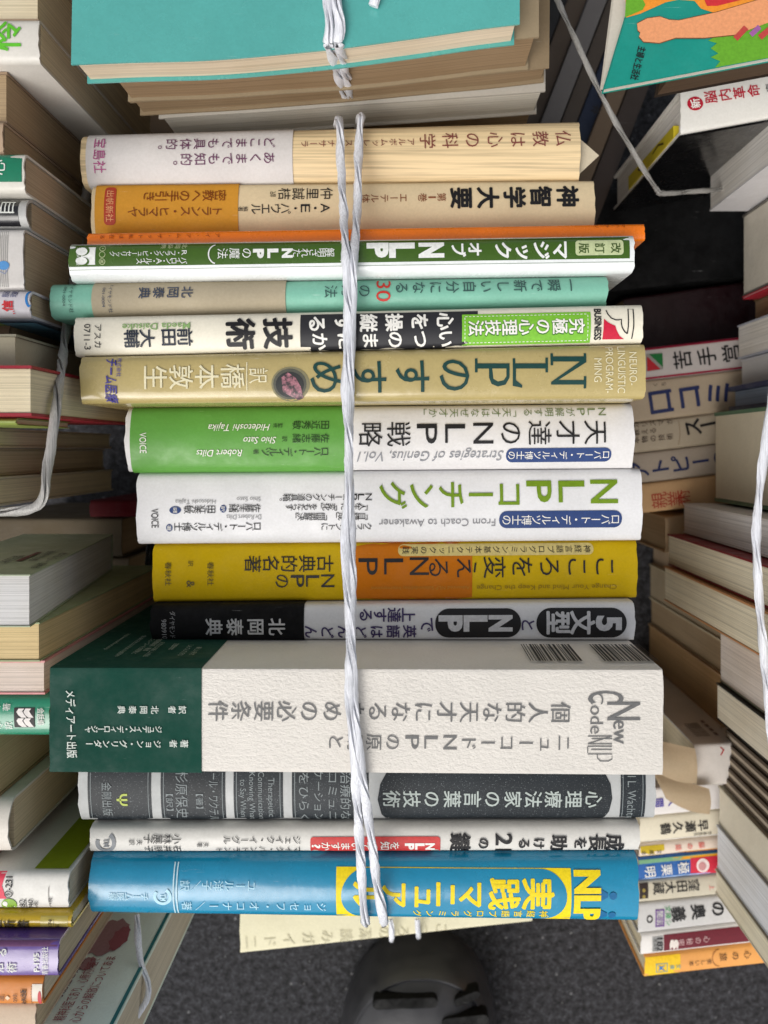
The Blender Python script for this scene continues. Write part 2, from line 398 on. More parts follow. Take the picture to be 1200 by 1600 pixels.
# ------------------------------------------------------------------ the tied bundle in the middle, top to bottom
CG = 'books in the tied middle bundle'
def P(c, k='satin'): return M(c, k)
bk = {}
def CB(key, label, x0, x1, tl, tr, bl, br, d, **kw):
    bk[key] = Book(label, x0, x1, tl, tr, bl, br, d, group=CG, **kw); return bk[key]
CB('buddha', 'cream wood-grain book with wide white band and purple writing, topmost of the tied bundle', 125, 907, 206, 183, 287, 277, .304, cov=M((226, 202, 158), 'wood_paper'), bulge=.0030, r=.0024, tc=.0012)
CB('theosophy', 'cream book with bold black title and an ochre band ending in a small red pill', 142, 930, 287, 278, 362, 350, .303, cov=P((228, 208, 170), 'paper'), bulge=.0022, r=.0014, tc=.0010)
CB('orange', 'very thin bright orange book squeezed between the cream ochre-banded and green spines', 136, 1008, 363, 348, 378, 371, .290, cov=P((255, 128, 0), 'gloss'), bulge=.0004, r=.0016, tc=.0005)
CB('magic', 'dark green book with bold white lettering over a shiny white lower edge', 107, 992, 378, 364, 437, 424, .280, cov=P((232, 236, 236), 'gloss'), bulge=.0012, r=.0030, tc=.0005, pg=PGW)
CB('moment', 'mint green book with a beige band and red number 30 on its spine', 78, 950, 440, 421, 500, 480, .283, cov=P((128, 190, 168), 'satin'), bulge=.0030, r=.0020, tc=.0010, pg=PGC)
CB('control', 'ivory book with a black title panel, lime box and red and black emblem', 115, 1005, 494, 474, 553, 536, .278, cov=P((232, 226, 208), 'satin'), bulge=.0018, r=.0016, tc=.0006)
CB('susume', 'shiny khaki gold book with very large dark green title and a blossom picture', 125, 1009, 556, 536, 631, 623, .277, cov=P((182, 164, 108), 'gloss'), bulge=.0010, r=.0026, tc=.0007)
CB('genius', 'white book with bold thin-stroked black title and a bright green band on its left', 195, 991, 637, 627, 738, 732, .299, cov=P((226, 224, 224), 'satin'), bulge=.0032, r=.0022, tc=.0014)
CB('coach', 'white book with large olive green title above a navy pill', 213, 1004, 744, 732, 852, 846, .301, cov=P((234, 234, 236), 'satin'), bulge=.0024, r=.0022, tc=.0008)
CB('change', 'mustard yellow book with an orange block under its black title', 238, 996, 854, 846, 946, 938, .304, cov=P((206, 172, 4), 'paper'), bulge=.0020, r=.0018, tc=.0008)
CB('pattern', 'small white book with black ovals on its spine and a black band on its left', 236, 992, 948, 941, 1008, 1002, .299, cov=P((226, 226, 228), 'satin'), bulge=.0012, r=.0020, tc=.0005)
CB('box', 'thick cream grained slipcase book with grey embossed title and dark green band', 78, 1036, 1044, 1046, 1205, 1212, .262, cov=M((216, 211, 203), 'leather'), bulge=.0002, r=.0006, tc=.0015, wob=.00008)
CB('slate', 'speckled slate grey book with pale frames and an oval title panel', 122, 1025, 1207, 1211, 1290, 1288, .285, cov=P((176, 178, 178), 'satin'), bulge=.0026, r=.0024, tc=.0012)
CB('keys', 'slim white book with brushy black title and a red strip on its spine', 140, 1000, 1292, 1289, 1339, 1341, .284, cov=P((214, 212, 206), 'satin'), bulge=.0016, r=.0020, tc=.0005)
CB('manual', 'glossy sky blue book with yellow title panel, lowest spine of the tied bundle', 138, 999, 1344, 1342, 1439, 1452, .281, cov=P((12, 136, 176), 'gloss'), bulge=.0036, r=.0030, tc=.0007)
settle(list(bk.values()))

# 1 ---- cream wood grain
b = bk['buddha']; c = b.cover; ink = I(126, 66, 60)
c.v('仏教は心の科学', 880, 668, 218, 27, ink); c.v('アルボムッレ・スマナサーラ', 642, 476, 223, 13, ink)
o = b.band(134, 457, P((214, 210, 208), 'paper'), .9); pur = I(104, 58, 92)
o.v('どこまでも具体的。', 421, 246, 224, 20, pur); o.v('あくまでも知的。', 421, 270, 249, 20, pur); o.l('宝島社', 156, 215, 156, 270, 21, I(170, 70, 130))
# 2 ---- ochre band
b = bk['theosophy']; c = b.cover; br = I(132, 70, 40)
c.v('神智学大要', 887, 721, 308, 36, BLACK_INK, bold=.055); c.v('第1巻 エーテル体', 690, 571, 309, 15, br)
c.v('仲里誠桔', 510, 444, 302, 21, BLACK_INK); c.v('訳', 426, 427, 303, 10, BLACK_INK); c.v('A・E・パウエル', 508, 400, 326, 18, BLACK_INK); c.v('編著', 384, 376, 327, 8, BLACK_INK)
o = b.band(148, 372, P((214, 152, 52), 'paper'), .9); dk = I(128, 62, 14)
o.v('密教への手引き', 344, 233, 306, 20, dk); o.v('トランス・ヒマラヤ', 340, 208, 331, 18, dk)
o.rect(163, 291, 181, 352, I(176, 62, 40), r=6, layer=2); o.l('出帆新社', 172, 297, 172, 347, 13, I(226, 170, 120))
# 3 ---- thin orange
c = bk['orange'].cover; oi = I(150, 66, 6)
c.v('マハーラージ', 974, 932, 353, 7, oi); c.v('アイ・アム・ザット私は在る', 340, 160, 369, 8, oi)
# 4 ---- dark green
b = bk['magic']; c = b.cover; gr = P((58, 92, 12), 'gloss')
c.rect(107, 375, 984, 410.5, gr); c.rect(108, 415, 991, 416, I(150, 160, 150))
pg_ = I(186, 196, 150); c.rect(899, 375, 974, 399, pg_, r=5, layer=2)
c.v('改訂版', 962, 912, 388, 17, I(60, 84, 30), bold=.02)
wb = I(226, 228, 224)
c.v('マジック', 876, 786, 391, 31, wb, bold=.05, tall=.9); c.v('オブ', 742, 716, 390, 24, wb, bold=.05)
for ch, x in (('N', 674), ('L', 628), ('P', 590)): c.v(ch, x, x - 1, 391, 34, wb, wide=.9, tall=1.28 if ch != 'P' else 1.1, bold=.06)
c.v('解明された', 516, 464, 395, 15, wb); c.v('NLP', 449, 404, 396, 17, wb, bold=.06, tall=1.1, wide=1.1); c.v('の魔法', 386, 348, 396, 18, wb)
c.arc(322 + 16, 397, 12, 15, 100, 260, 2, wb, 3); c.arc(530, 393, 12, 15, -80, 80, 2, wb, 3)
c.v('バイロン・A・ルイス', 288, 218, 408, 11, wb); c.v('R・フランク・ピューセリック', 288, 176, 396, 10, wb); c.v('北岡泰典', 288, 255, 384, 9, pg_)
for y in (388, 398, 409): c.ell(160, y, 5, 5, pg_, 2, 14); c.ell(160, y, 4, 4, gr, 3, 14)
c.v('著', 160, 159, 409, 6, pg_, layer=4)
c.rect(127, 386, 149, 414, wb, layer=2); c.ell(130, 392, 10, 8, gr, 3); c.ell(130, 409, 10, 7, gr, 3)
c.ell(128, 393, 9, 6.5, wb, 4); c.ell(128, 408, 9, 6, wb, 4); c.l('ナツメ出版', 123, 386, 123, 415, 6, wb, layer=5)
# 5 ---- mint
b = bk['moment']; c = b.cover; dt = I(60, 92, 88)
c.v('一瞬で新しい自分になる', 892, 628, 447, 22, dt, bold=.01); c.v('の方法', 570, 517, 455, 22, dt)
c.l('30', 599, 437, 599, 471, 32, I(196, 48, 38))
c.l('ダイヤモンド社', 110, 438, 110, 488, 7, dt); c.l('001-0004', 100, 447, 100, 478, 6, dt)
o = b.band(143, 446, P((176, 164, 140), 'paper'), .9); nv = I(66, 74, 92)
o.v('北岡泰典', 293, 226, 457, 20, nv, bold=.015); o.l('ダイヤモンド社', 172, 440, 172, 488, 7, nv); o.l('001-0004', 162, 449, 162, 480, 6, nv)
# 6 ---- ivory with black panel
b = bk['control']; c = b.cover; bp = I(40, 40, 44)
c.rect(469, 488, 747, 546, bp, layer=1); lime = I(120, 186, 52)
c.rect(722, 489, 923, 537, lime, layer=2); c.slope, sv = c.slope, c.slope
for x in range(727, 918, 6):
    for y in (492, 533): c.rect(x, y + c.slope * (x - 822), x + 3.4, y + 1 + c.slope * (x - 822), WHITE_INK, layer=3)
for y in range(494, 533, 6):
    for x in (726, 918): c.rect(x, y + c.slope * (x - 822), x + 1, y + 3.4 + c.slope * (x - 822), WHITE_INK, layer=3)
c.v('究極の心理技法', 901, 744, 512, 25, I(58, 112, 30), bold=.085, layer=3, tall=1.05); c.v('究極の心理技法', 901, 744, 511, 25, WHITE_INK, bold=.03, layer=4, tall=1.05)
c.l('BUSINESS', 934, 482, 934, 531, 15, BLACK_INK, bold=.03)
c.poly([(943.5, 498), (950, 504), (956, 507), (961, 509), (964, 517), (969, 525), (976, 529.5), (942, 530)], I(196, 20, 56), 2)
ap = [(947.5, 484), (950, 491), (955, 497), (962, 500), (967, 500), (971, 499), (970.5, 505), (972, 512), (976, 518), (980.5, 521.5)]
c.stroke(ap, 1.8, BLACK_INK); c.stroke([(980.5, 521.5), (981.5, 510), (982, 482.5), (990, 482.5), (990, 510), (988, 529)], 1.8, BLACK_INK)
c.v('心を操縦する', 696, 496, 504, 29, WHITE_INK, bold=.05, layer=3); c.v('いつのまにか', 697, 500, 531, 27, WHITE_INK, bold=.04, layer=3)
c.v('技術', 434, 376, 521, 55, BLACK_INK, bold=.05, tall=.86, wide=.9)
c.v('前田', 289, 264, 527, 30, I(34, 42, 56), bold=.02, tall=.84); c.v('大輔', 230, 206, 529, 30, I(34, 42, 56), bold=.02, tall=.84)
c.l('Maeda Daisuke', 297, 510, 191, 510, 15, I(134, 168, 106), bold=.01)
c.l('アスカ', 153, 507, 153, 543, 13, BLACK_INK); c.l('0711-3', 136, 506, 136, 546, 14, BLACK_INK)
# 7 ---- khaki gold
b = bk['susume']; c = b.cover; pale = I(222, 214, 180); dg = I(16, 62, 58)
for t, x, ya, yb in (('NEURO-', 989, 550, 602), ('LINGUISTIC', 971, 541, 614), ('PROGRAM-', 952, 542, 614), ('MING', 934, 560, 597)): c.l(t, x, ya, x, yb, 17, pale)
def bar(x0, y0, x1, y1): c.rect(x0, y0, x1, y1, dg, layer=2)
c.poly([(860, 552), (864, 552), (864, 557), (912, 557), (912, 552), (916, 552), (916, 566), (872, 594), (912, 594), (912, 588), (916, 588), (916, 607), (912, 607), (912, 601), (861, 601), (861, 597), (906, 565), (864, 565), (864, 571), (860, 571)], dg, 2)
c.poly([(801, 560), (805, 560), (805, 568), (852, 568), (852, 559), (856, 559), (856, 582), (852, 582), (852, 576), (806, 576), (806, 594), (816, 602), (816, 606), (801, 603)], dg, 2)
c.poly([(742, 560), (746, 560), (746, 568), (796, 568), (796, 590), (790, 601), (778, 604), (768, 600), (764, 590), (764, 576), (746, 576), (746, 582), (742, 582)], dg, 2)
c.poly([(769, 576), (791, 576), (791, 588), (787, 594), (778, 596), (771, 592)], P((182, 164, 108), 'gloss'), 3)
c.v('のすすめ', 712, 511, 588, 62, dg, bold=.012, tall=.98, wide=.94)
gl = I(128, 122, 92); gm = I(84, 84, 74); gd = I(46, 48, 48)
c.ell(454, 600, 30, 27, gl, 1); c.ell(453, 600, 26, 24, gm, 2); c.ell(453, 601, 22, 20, gd, 3)
c.poly([(440, 590), (450, 582), (462, 590), (470, 604), (474, 622), (466, 625), (452, 618), (442, 612)], M((150, 70, 86), 'blossom'), 4)
c.v('訳', 404, 403, 587, 32, pale, wide=.8); c.rect(385, 566, 386.5, 610, pale, layer=2); c.v('橋本敦生', 364, 243, 589, 40, pale, bold=.01)
c.l('チーム医療', 174, 560, 174, 630, 21, I(78, 72, 146), bold=.03, shear=.2); c.l('株式会社', 186, 559, 186, 589, 8, I(78, 72, 146))
# 8 ---- white with green band
b = bk['genius']; c = b.cover
c.v('NLPが解明する「天才はなぜ天才か」', 942, 660, 644, 15, I(112, 128, 84)); c.v('天才達のNLP戦略', 931, 579, 677, 40, BLACK_INK, wide=1.02)
navy = I(34, 62, 118); c.rect(791, 700, 956, 722, navy, r=10, layer=2); c.v('ロバート・ディルツ博士の', 948, 800, 711, 14, WHITE_INK)
c.l('Strategies of Genius, Vol.1', 787, 713, 557, 713, 22, I(140, 142, 148), shear=.3)
o = b.band(203, 546, P((92, 156, 62), 'satin'), .9); db_ = I(30, 60, 24)
o.l('VOICE', 224, 676, 224, 708, 15, WHITE_INK); o.v('田近秀敏', 508, 464, 664, 15, db_); o.v('監修', 438, 430, 665, 8, db_); o.l('Hidetoshi Tajika', 422, 668, 326, 668, 15, WHITE_INK, shear=.3)
o.v('佐藤志緒', 508, 464, 685, 15, db_); o.v('訳', 445, 444, 686, 9, db_); o.l('Shio Sato', 432, 688, 381, 688, 15, WHITE_INK, shear=.3)
o.v('ロバート・ディルツ', 508, 415, 706, 15, db_); o.v('著', 400, 399, 706, 9, db_); o.l('Robert Dilts', 379, 708, 307, 708, 15, WHITE_INK, shear=.3)
# 9 ---- white with olive title
b = bk['coach']; c = b.cover; ol = I(112, 144, 22)
for ch, x, wd in (('N', 944, 50), ('L', 893, 48), ('P', 842, 46)): c.v(ch, x, x - 1, 768, wd * 1.0, ol, wide=.92, tall=1.05, bold=.012)
c.v('コーチング', 797, 614, 773, 46, ol, bold=.022)
c.rect(780, 798, 972, 825, navy, r=12, layer=2); c.v('ロバート・ディルツ博士の', 962, 792, 812, 17, WHITE_INK)
c.l('From Coach to Awakener', 774, 817, 592, 817, 17, I(140, 140, 144))
c.v('クライアントに', 575, 507, 823, 13, BLACK_INK); c.v('「目標達成」「問題解決」', 576, 460, 807, 13, BLACK_INK); c.v('「人生」に「変化」をもたらす', 576, 452, 792, 12.5, BLACK_INK); c.v('NLPコーチングの道具箱。', 576, 436, 777, 13, BLACK_INK)
g9 = I(150, 150, 152)
c.v('ロバート・ディルツ博士', 402, 278, 823, 15, BLACK_INK); c.l('Dr.Robert Dilts', 408, 808, 354, 808, 11, g9); c.v('佐藤志緒', 401, 364, 794, 14, BLACK_INK); c.l('Shio Sato', 407, 780, 370, 780, 10, g9)
c.v('田近秀敏', 331, 294, 796, 14, BLACK_INK); c.l('Hidetoshi Tajika', 337, 784, 274, 784, 10, g9)
for x, y, rx, t in ((349, 795, 5, '訳'), (274, 797, 9, '編著'), (264, 825, 5, '著')): c.ell(x, y, rx, 6, navy, 2); c.l(t, x, y - 4.5, x, y + 4.5, 7 if rx < 6 else 7, WHITE_INK)
c.l('VOICE', 242, 795, 242, 825, 16, BLACK_INK)
# 10 --- mustard
b = bk['change']; c = b.cover
c.rect(548, 846.5, 738, 943, P((198, 112, 12), 'paper'), layer=1)
c.rect(622, 850, 928, 868, I(206, 188, 120), r=8, layer=2); c.v('神経言語プログラミング基本テクニックの実践', 918, 634, 859, 12, BLACK_INK)
c.v('こころを変える', 946, 686, 886, 37, BLACK_INK, wide=1.0); c.v('NLP', 655, 575, 885, 34, BLACK_INK, tall=1.12)
c.l('Change Your Mind and Keep the Change', 964, 918, 745, 918, 11, I(150, 122, 6)); c.l('Advanced NLP Submodalities Interventions', 734, 919, 580, 919, 8, I(190, 130, 30))
c.v('古典的名著', 508, 395, 881, 28, BLACK_INK); c.v('NLPの', 512, 441, 908, 25, BLACK_INK, tall=1.05)
oi = I(84, 72, 6); c.l('春秋社', 329, 878, 329, 915, 11, oi); c.l('春秋社', 263, 878, 263, 915, 11, oi); c.l('訳', 298, 876, 298, 885, 9, oi); c.l('&', 298, 907, 298, 918, 18, oi)
# 11 --- ovals
b = bk['pattern']; c = b.cover; gw = I(206, 206, 208); pu = I(62, 48, 96)
c.rect(838, 950, 979, 997, BLACK_INK, r=23, layer=2, seg=9); c.v('5', 951, 950, 974, 38, gw, bold=.045, tall=1.2, wide=.8); c.v('文型', 910, 872, 973, 38, gw, bold=.05, tall=1.05)
c.v('と', 825, 824, 976, 24, pu, bold=.02); c.rect(680, 951, 814, 997, BLACK_INK, r=22, layer=2, seg=9); c.v('NLP', 782, 704, 974, 38, gw, bold=.05, tall=1.1, wide=.85)
c.v('で', 668, 667, 976, 25, pu, bold=.02); c.v('上達する', 638, 572, 961, 23, pu, bold=.03); c.v('英語はどんどん', 640, 486, 987, 22, pu, bold=.03)
o = b.band(235.5, 475, P((15, 15, 17), 'paper'), .9)
o.v('北岡泰典', 433, 335, 979, 28, I(196, 196, 196), bold=.03); o.l('ダイヤモンド社', 270, 955, 270, 1005, 10, I(170, 170, 170)); o.l('980910', 257, 967, 257, 999, 11, I(170, 170, 170))
# 12 --- slipcase
b = bk['box']; c = b.cover; ge = I(104, 104, 104)
c.v('個人的な天才になるための必要条件', 876, 341, 1112, 34, ge); c.v('ニューコードNLPの原則と', 881, 525, 1160, 27, ge)
c.l('Code', 932, 1082, 932, 1146, 30, ge, bold=-.005); c.l('C', 946, 1080, 946, 1098, 80, ge); c.l('N', 974, 1097, 974, 1125, 76, ge, shear=.0); c.l('ew', 970, 1126, 970, 1162, 36, ge)
for pts in ([(918, 1150), (956, 1150)], [(956, 1150), (918, 1162)], [(918, 1162), (956, 1162)], [(956, 1154), (924, 1154)], [(956, 1166), (918, 1166)], [(918, 1166), (918, 1176)], [(956, 1171), (923, 1171)], [(918, 1178), (956, 1178), (956, 1186), (950, 1189), (938, 1189), (933, 1184), (933, 1178)]): c.stroke(pts, 1.5, ge)
o = b.band(78.2, 315, P((20, 66, 55), 'paper'), .95); wl = I(206, 214, 206)
o.l('メディアート出版', 111, 1078, 114, 1183, 17, wl, bold=.02); o.v('訳者', 286, 270, 1108, 13, wl, bold=.02); o.v('北岡泰典', 243, 191, 1108, 13, wl, bold=.02)
o.v('ジュディス・ディロージャ', 249, 139, 1138, 12, wl, bold=.02); o.v('著者', 289, 272, 1161, 13, wl, bold=.02); o.v('ジョン・グリンダー', 247, 141, 1161, 13, wl, bold=.02)
# writing and barcodes on the slipcase's upper side (a plane facing +Y)
def topface(X, dz, off): return Vector((X, b.yt((X - b.X0) / (b.X1 - b.X0)) + .0007 + off, H - b.d - dz))
c.mapf, sv = (lambda x, y, off: topface(x, y, off)), c.mapf
for xa, n in ((.0405, 17), (.0645, 17)):
    x = xa; rr = random.Random(int(xa * 9999))
    for i in range(n):
        wd = rr.choice((.0003, .0005, .0008)); pts = [(x, .007), (x + wd, .007), (x + wd, .030), (x, .030)]
        bmv = [c.bm.verts.new(topface(px_, py_, .0002)) for px_, py_ in pts]; c.bm.faces.new(bmv).material_index = c.mi(BLACK_INK); x += wd + rr.choice((.0003, .0005, .0007))
c.mapf = sv
om = o.mapf; o.mapf = lambda x, y, off: topface(x / 1e4, y / 1e4, off + .0006)
for i, (x, t, ln) in enumerate(((-1005, 'http://www.media-art.co.jp', 330), (-940, '個人的な天才になるための必要条件', 300), (-893, 'ニューコードの原則と', 250), (-868, '北岡泰典訳・著者', 250), (-845, '天才になる新しい方法', 200), (-790, '定価本体', 180), (-735, 'しんてんてきな', 160), (-700, '新しい天才', 130))):
    g = glyph(t); xs = [q[0] for q in g[0]]; sc_ = min(22, ln / (max(xs) - min(xs)))
    o.tri2d([(x + (q[1] - .4) * sc_, 85 + ln - (q[0] - min(xs)) * sc_) for q in g[0]], g[1], I(150, 160, 150), 3)
o.mapf = om
# 13 --- slate with frames
b = bk['slate']; c = b.cover; sp = M((30, 36, 41), 'speckle'); ls = I(128, 136, 138)
for xa, xb in ((137, 236), (251, 352), (365, 442), (456, 576)): c.rect(xa, 1206, xb, 1291, sp, layer=1); c.rect(xa + 4, 1207, xa + 5, 1290, ls, layer=2); c.rect(xb - 5, 1207, xb - 4, 1290, ls, layer=2)
c.poly([(604, 1207), (945, 1207), (954, 1225), (957, 1248), (953, 1270), (942, 1289), (608, 1289), (596, 1275), (590, 1250), (594, 1225)], sp, 1)
c.rect(970, 1206, 1009, 1289, sp, layer=1); c.rect(973, 1207, 974, 1288, ls, layer=2); c.rect(1004, 1207, 1005, 1288, ls, layer=2)
c.v('心理療法家の言葉の技術', 928, 612, 1249, 29, I(170, 180, 176), bold=.02)
c.l('Paul L. Wachtel', 987, 1190, 987, 1287, 19, ls)
for t, x, ya, yb, sz in (('金剛出版', 167, 1222, 1277, 17), ('杉原保史', 284, 1204, 1281, 21), ('【訳】', 265, 1240, 1268, 12), ('ポール・ワクテル', 334, 1196, 1287, 18), ('【著】', 312, 1240, 1264, 12), ('Therapeutic', 424, 1215, 1279, 14), ('Communication:', 408, 1206, 1286, 13), ('Knowing What', 394, 1206, 1284, 13), ('to Say When', 380, 1217, 1279, 13), ('治療的な', 540, 1205, 1286, 18), ('コミュニ', 520, 1207, 1286, 17), ('ケーション', 498, 1203, 1287, 17), ('をひらく', 475, 1207, 1286, 18)): c.l(t, x, ya, x, yb, sz, ls)
c.l('Ψ', 190, 1240, 190, 1260, 22, I(176, 190, 84), bold=.02)
# 14 --- slim white
b = bk['keys']; c = b.cover; br = I(30, 30, 32)
c.arc(165, 1317, 13, 14, -60, 200, 6, I(130, 134, 138)); c.l('TM', 166, 1310, 166, 1324, 12, I(110, 114, 118), bold=.03)
c.v('小林展子', 276, 232, 1311, 16, br); c.v('石井朋子', 276, 232, 1328, 14, br); c.v('夫訳', 218, 206, 1316, 10, br); c.v('夫著', 322, 312, 1320, 9, br)
c.v('ジェイク・イーグル', 464, 355, 1312, 14, br); c.v('マイク・バンドラント', 464, 342, 1329, 13, br)
c.rect(485, 1307, 688, 1336, I(196, 58, 56), r=5, layer=2); c.v('NLP', 672, 640, 1323, 15, WHITE_INK, bold=.05, tall=1.1); c.v('を知っていますか?', 617, 494, 1322, 16, WHITE_INK, bold=.02)
for ch, x, s_ in (('成', 961, 30), ('長', 934, 30), ('を', 907, 22), ('助', 873, 28), ('け', 842, 20), ('る', 819, 20), ('の', 756, 20), ('鍵', 719, 34)): c.v(ch, x, x - 1, 1318, s_, BLACK_INK, bold=.04)
c.l('21', 787, 1302, 787, 1334, 36, BLACK_INK, bold=.02)
# 15 --- sky blue
b = bk['manual']; c = b.cover; ye = I(238, 212, 12); cy_ = I(178, 220, 236); bl = P((12, 136, 176), 'gloss')
c.rect(525, 1359, 893, 1443, ye, layer=1); c.rect(533, 1360, 886, 1442, bl, r=40, layer=2, seg=10)
for ch, x in (('実', 841), ('践', 788), ('マ', 737), ('ニ', 697), ('ュ', 662), ('ア', 617), ('ル', 571)): c.v(ch, x, x - 1, 1398, 52 if ch in '実践' else 45, ye, bold=.05)
c.v('神経言語プログラミング', 850, 652, 1431, 14, ye, bold=.02)
c.l('NLP', 918, 1362, 918, 1446, 54, ye, bold=.05)
db2 = I(10, 100, 150)
for y in (1398, 1432): c.poly([(936, y - 10), (950, y - 2), (950, y + 4), (936, y + 12)], db2, 2); c.ell(958, y + 2, 6, 6, db2, 2, 16)
for x in (270, 275): c.rect(x, 1352, x + 2, 1440, I(190, 222, 232), layer=2)
c.arc(254, 1401, 12, 12, -60, 220, 5, cy_); c.l('TM', 255, 1396, 255, 1408, 12, cy_, bold=.03)
c.v('チーム医療', 226, 176, 1401, 14, cy_); c.v('ユール洋子／訳', 393, 289, 1384, 17, cy_); c.v('ジョセフ・オコナー／著', 502, 291, 1418, 17, cy_)
for q in bk.values(): q.done()
b = bk['manual']; p = Part()
q = [(b.X0 + .001, b.Y[2] - .0003), (b.X1 - .001, b.Y[3] - .0003), (b.X1 - .001, b.Y[3] - .0005), (b.X0 + .001, b.Y[2] - .0005)]
p.hexa([(x, y, H - b.db) for x, y in q], [(x, y, H - b.d - .010) for x, y in q], P((214, 216, 214), 'paper')); p.build('pale_bounce_sheet', b.root)  # unseen pale sheet added to keep blue bounce off the pale green cover
# paper corner that sticks out of the topmost book
p = Part(); d = .309
q = [W(904, 215, d), W(936, 243, d), W(904, 273, d)]
p.hexa([q[0] + Vector((0, 0, -.0006)), q[1] + Vector((0, 0, -.0006)), q[2] + Vector((0, 0, -.0006)), W(890, 245, d)], [q[0], q[1], q[2], W(890, 245, d) + Vector((0, 0, .0006))], P((208, 196, 172), 'paper'))
o = p.build('jacket_flap', bk['buddha'].root)

# ------------------------------------------------------------------ twine
TW = M((226, 228, 234), 'twine'); TWD = M((166, 164, 160), 'twine')
def spline(pts, n):
    out = []
    P_ = [Vector(p) for p in pts]; P_ = [P_[0] * 2 - P_[1]] + P_ + [P_[-1] * 2 - P_[-2]]
    for i in range(1, len(P_) - 2):
        m = max(2, int((P_[i + 1] - P_[i]).length / n))
        for j in range(m):
            t = j / m; a, b_, c_, d_ = P_[i - 1:i + 3]
            out.append(.5 * ((2 * b_) + (c_ - a) * t + (2 * a - 5 * b_ + 4 * c_ - d_) * t * t + (3 * b_ - a - 3 * c_ + d_) * t ** 3))
    out.append(P_[-2]); return out
def rope(part, pts, rad=.0015, mat=TW, pitch=.046, strands=2, ph=0.0, flat=1.0):
    path = spline(pts, .0011); mi = part.mi(mat); L = 0
    for s_ in range(strands):
        rings = []; L = 0
        for i, p_ in enumerate(path):
            if i: L += (p_ - path[i - 1]).length
            t = (path[min(i + 1, len(path) - 1)] - path[max(i - 1, 0)]).normalized()
            ref = Vector((0, 0, 1)) if abs(t.z) < .9 else Vector((0, 1, 0))
            nx = t.cross(ref).normalized(); nz = nx.cross(t).normalized()
            wv = 1 + .30 * noise.noise(Vector((L * 90, ph * 7, s_ * 3))) + .10 * noise.noise(Vector((L * 400, ph, s_)))
            a = 2 * math.pi * (L / pitch + s_ / strands + ph) + 1.6 * noise.noise(Vector((L * 30, ph * 9, 3)))
            cen = p_ + (nx * math.cos(a) + nz * math.sin(a) * flat) * rad * .42 * wv
            ring = []
            for k in range(8):
                q = 2 * math.pi * k / 8
                ring.append(part.bm.verts.new(cen + ((nx * math.cos(a) + nz * math.sin(a)) * math.cos(q) * .42 + (nz * math.cos(a) - nx * math.sin(a)) * math.sin(q) * .92) * rad * wv))
            rings.append(ring)
        for i in range(len(rings) - 1):
            for k in range(8):
                part.bm.faces.new((rings[i][k], rings[i][(k + 1) % 8], rings[i + 1][(k + 1) % 8], rings[i + 1][k])).material_index = mi
        for rg in (rings[0], rings[-1]): part.bm.faces.new(rg).material_index = mi
def twine(label, lists, rad=.00155, mat=TW, **kw):
    p = Part()
    for i, l_ in enumerate(lists): rope(p, [W(*q) for q in l_], rad, mat, ph=i * .37, **kw)
    return tag(p.build('twine', loc=W(*lists[0][0])), label, 'twine')
twine('doubled white plastic twine tied down the middle of the central bundle', [
    [(560, 205, .345), (562, 190, .312), (565, 183, .3015), (561, 215, .2995), (558, 330, .2895), (553, 400, .2765), (551, 470, .2760), (547, 600, .2735), (545, 740, .2720), (550, 860, .268), (549, 980, .2625), (551, 1045, .2585), (556, 1130, .2585), (566, 1212, .2590), (579, 1300, .2680), (589, 1380, .2740), (596, 1420, .2762), (599, 1436, .2780), (600, 1442, .2810), (600, 1434, .2870), (600, 1400, .299)],
    [(528, 210, .345), (528, 196, .312), (530, 190, .3020), (533, 260, .2960), (537, 340, .2860), (541, 405, .2760), (544, 490, .2755), (541, 600, .2735), (545, 740, .2690), (539, 850, .2675), (547, 980, .2625), (546, 1045, .2580), (549, 1130, .2580), (556, 1212, .2590), (561, 1300, .2680), (566, 1380, .2740), (568, 1420, .2762), (570, 1436, .2780), (571, 1441, .2810), (571, 1433, .2870), (571, 1398, .299)]])
twine('short ends of white twine lying over the pale cream book below the bundle', [[(611, 1436, .412), (612, 1456, .4115), (612, 1466, .4125), (612, 1469, .42), (612, 1463, .43)], [(652, 1436, .412), (653, 1452, .4115), (654, 1460, .4125), (654, 1463, .42), (654, 1458, .43)]], rad=.0013)

# ------------------------------------------------------------------ under the bundle: pale cream book, plastic foot
b = Book('pale cream book with faint embossed writing sticking out below the sky blue book', 375, 832, 1392, 1380, 1491, 1441, .418, .536, M((222, 216, 186)), PGC, bulge=.0005, r=.0012); b.create()
c = b.cover; fi = I(196, 190, 160); c.v('こころの深読みガイド二', 690, 392, 1462, 22, fi); b.done()
p = Part(); pl = M((54, 54, 57), 'plastic'); scx, tip, n = .0078, -.3105, 72
root = empty('clog', (scx, tip - .1, 0), 'toe of a dark grey rubber clog with slotted holes on the dark ground', 'shoe')
def ring(a_, ins, z):
    out = []
    for i in range(n):
        t = 2 * math.pi * i / n; ct, st = math.cos(t), math.sin(t); e = .86
        x = scx + a_ * math.copysign(abs(ct) ** e, ct) + .003 * (st if st > 0 else 0); bb_ = .058 - ins
        y = tip - .058 + (bb_ * abs(st) ** e if st >= 0 else -.19 * abs(st) ** .7)
        out.append(p.bm.verts.new((x, y, z)))
    return out
prof = [(.0455, 0, .0008), (.0470, -.001, .004), (.0485, -.0015, .014), (.0485, -.001, .028), (.0462, .0015, .040), (.0440, .003, .0450), (.0430, .004, .0462), (.0420, .005, .0458), (.0412, .006, .0446), (.0392, .008, .0462), (.034, .014, .0500), (.026, .024, .0535), (.015, .038, .056), (.004, .052, .0568)]
rings = [ring(*q) for q in prof]; mi = p.mi(pl)
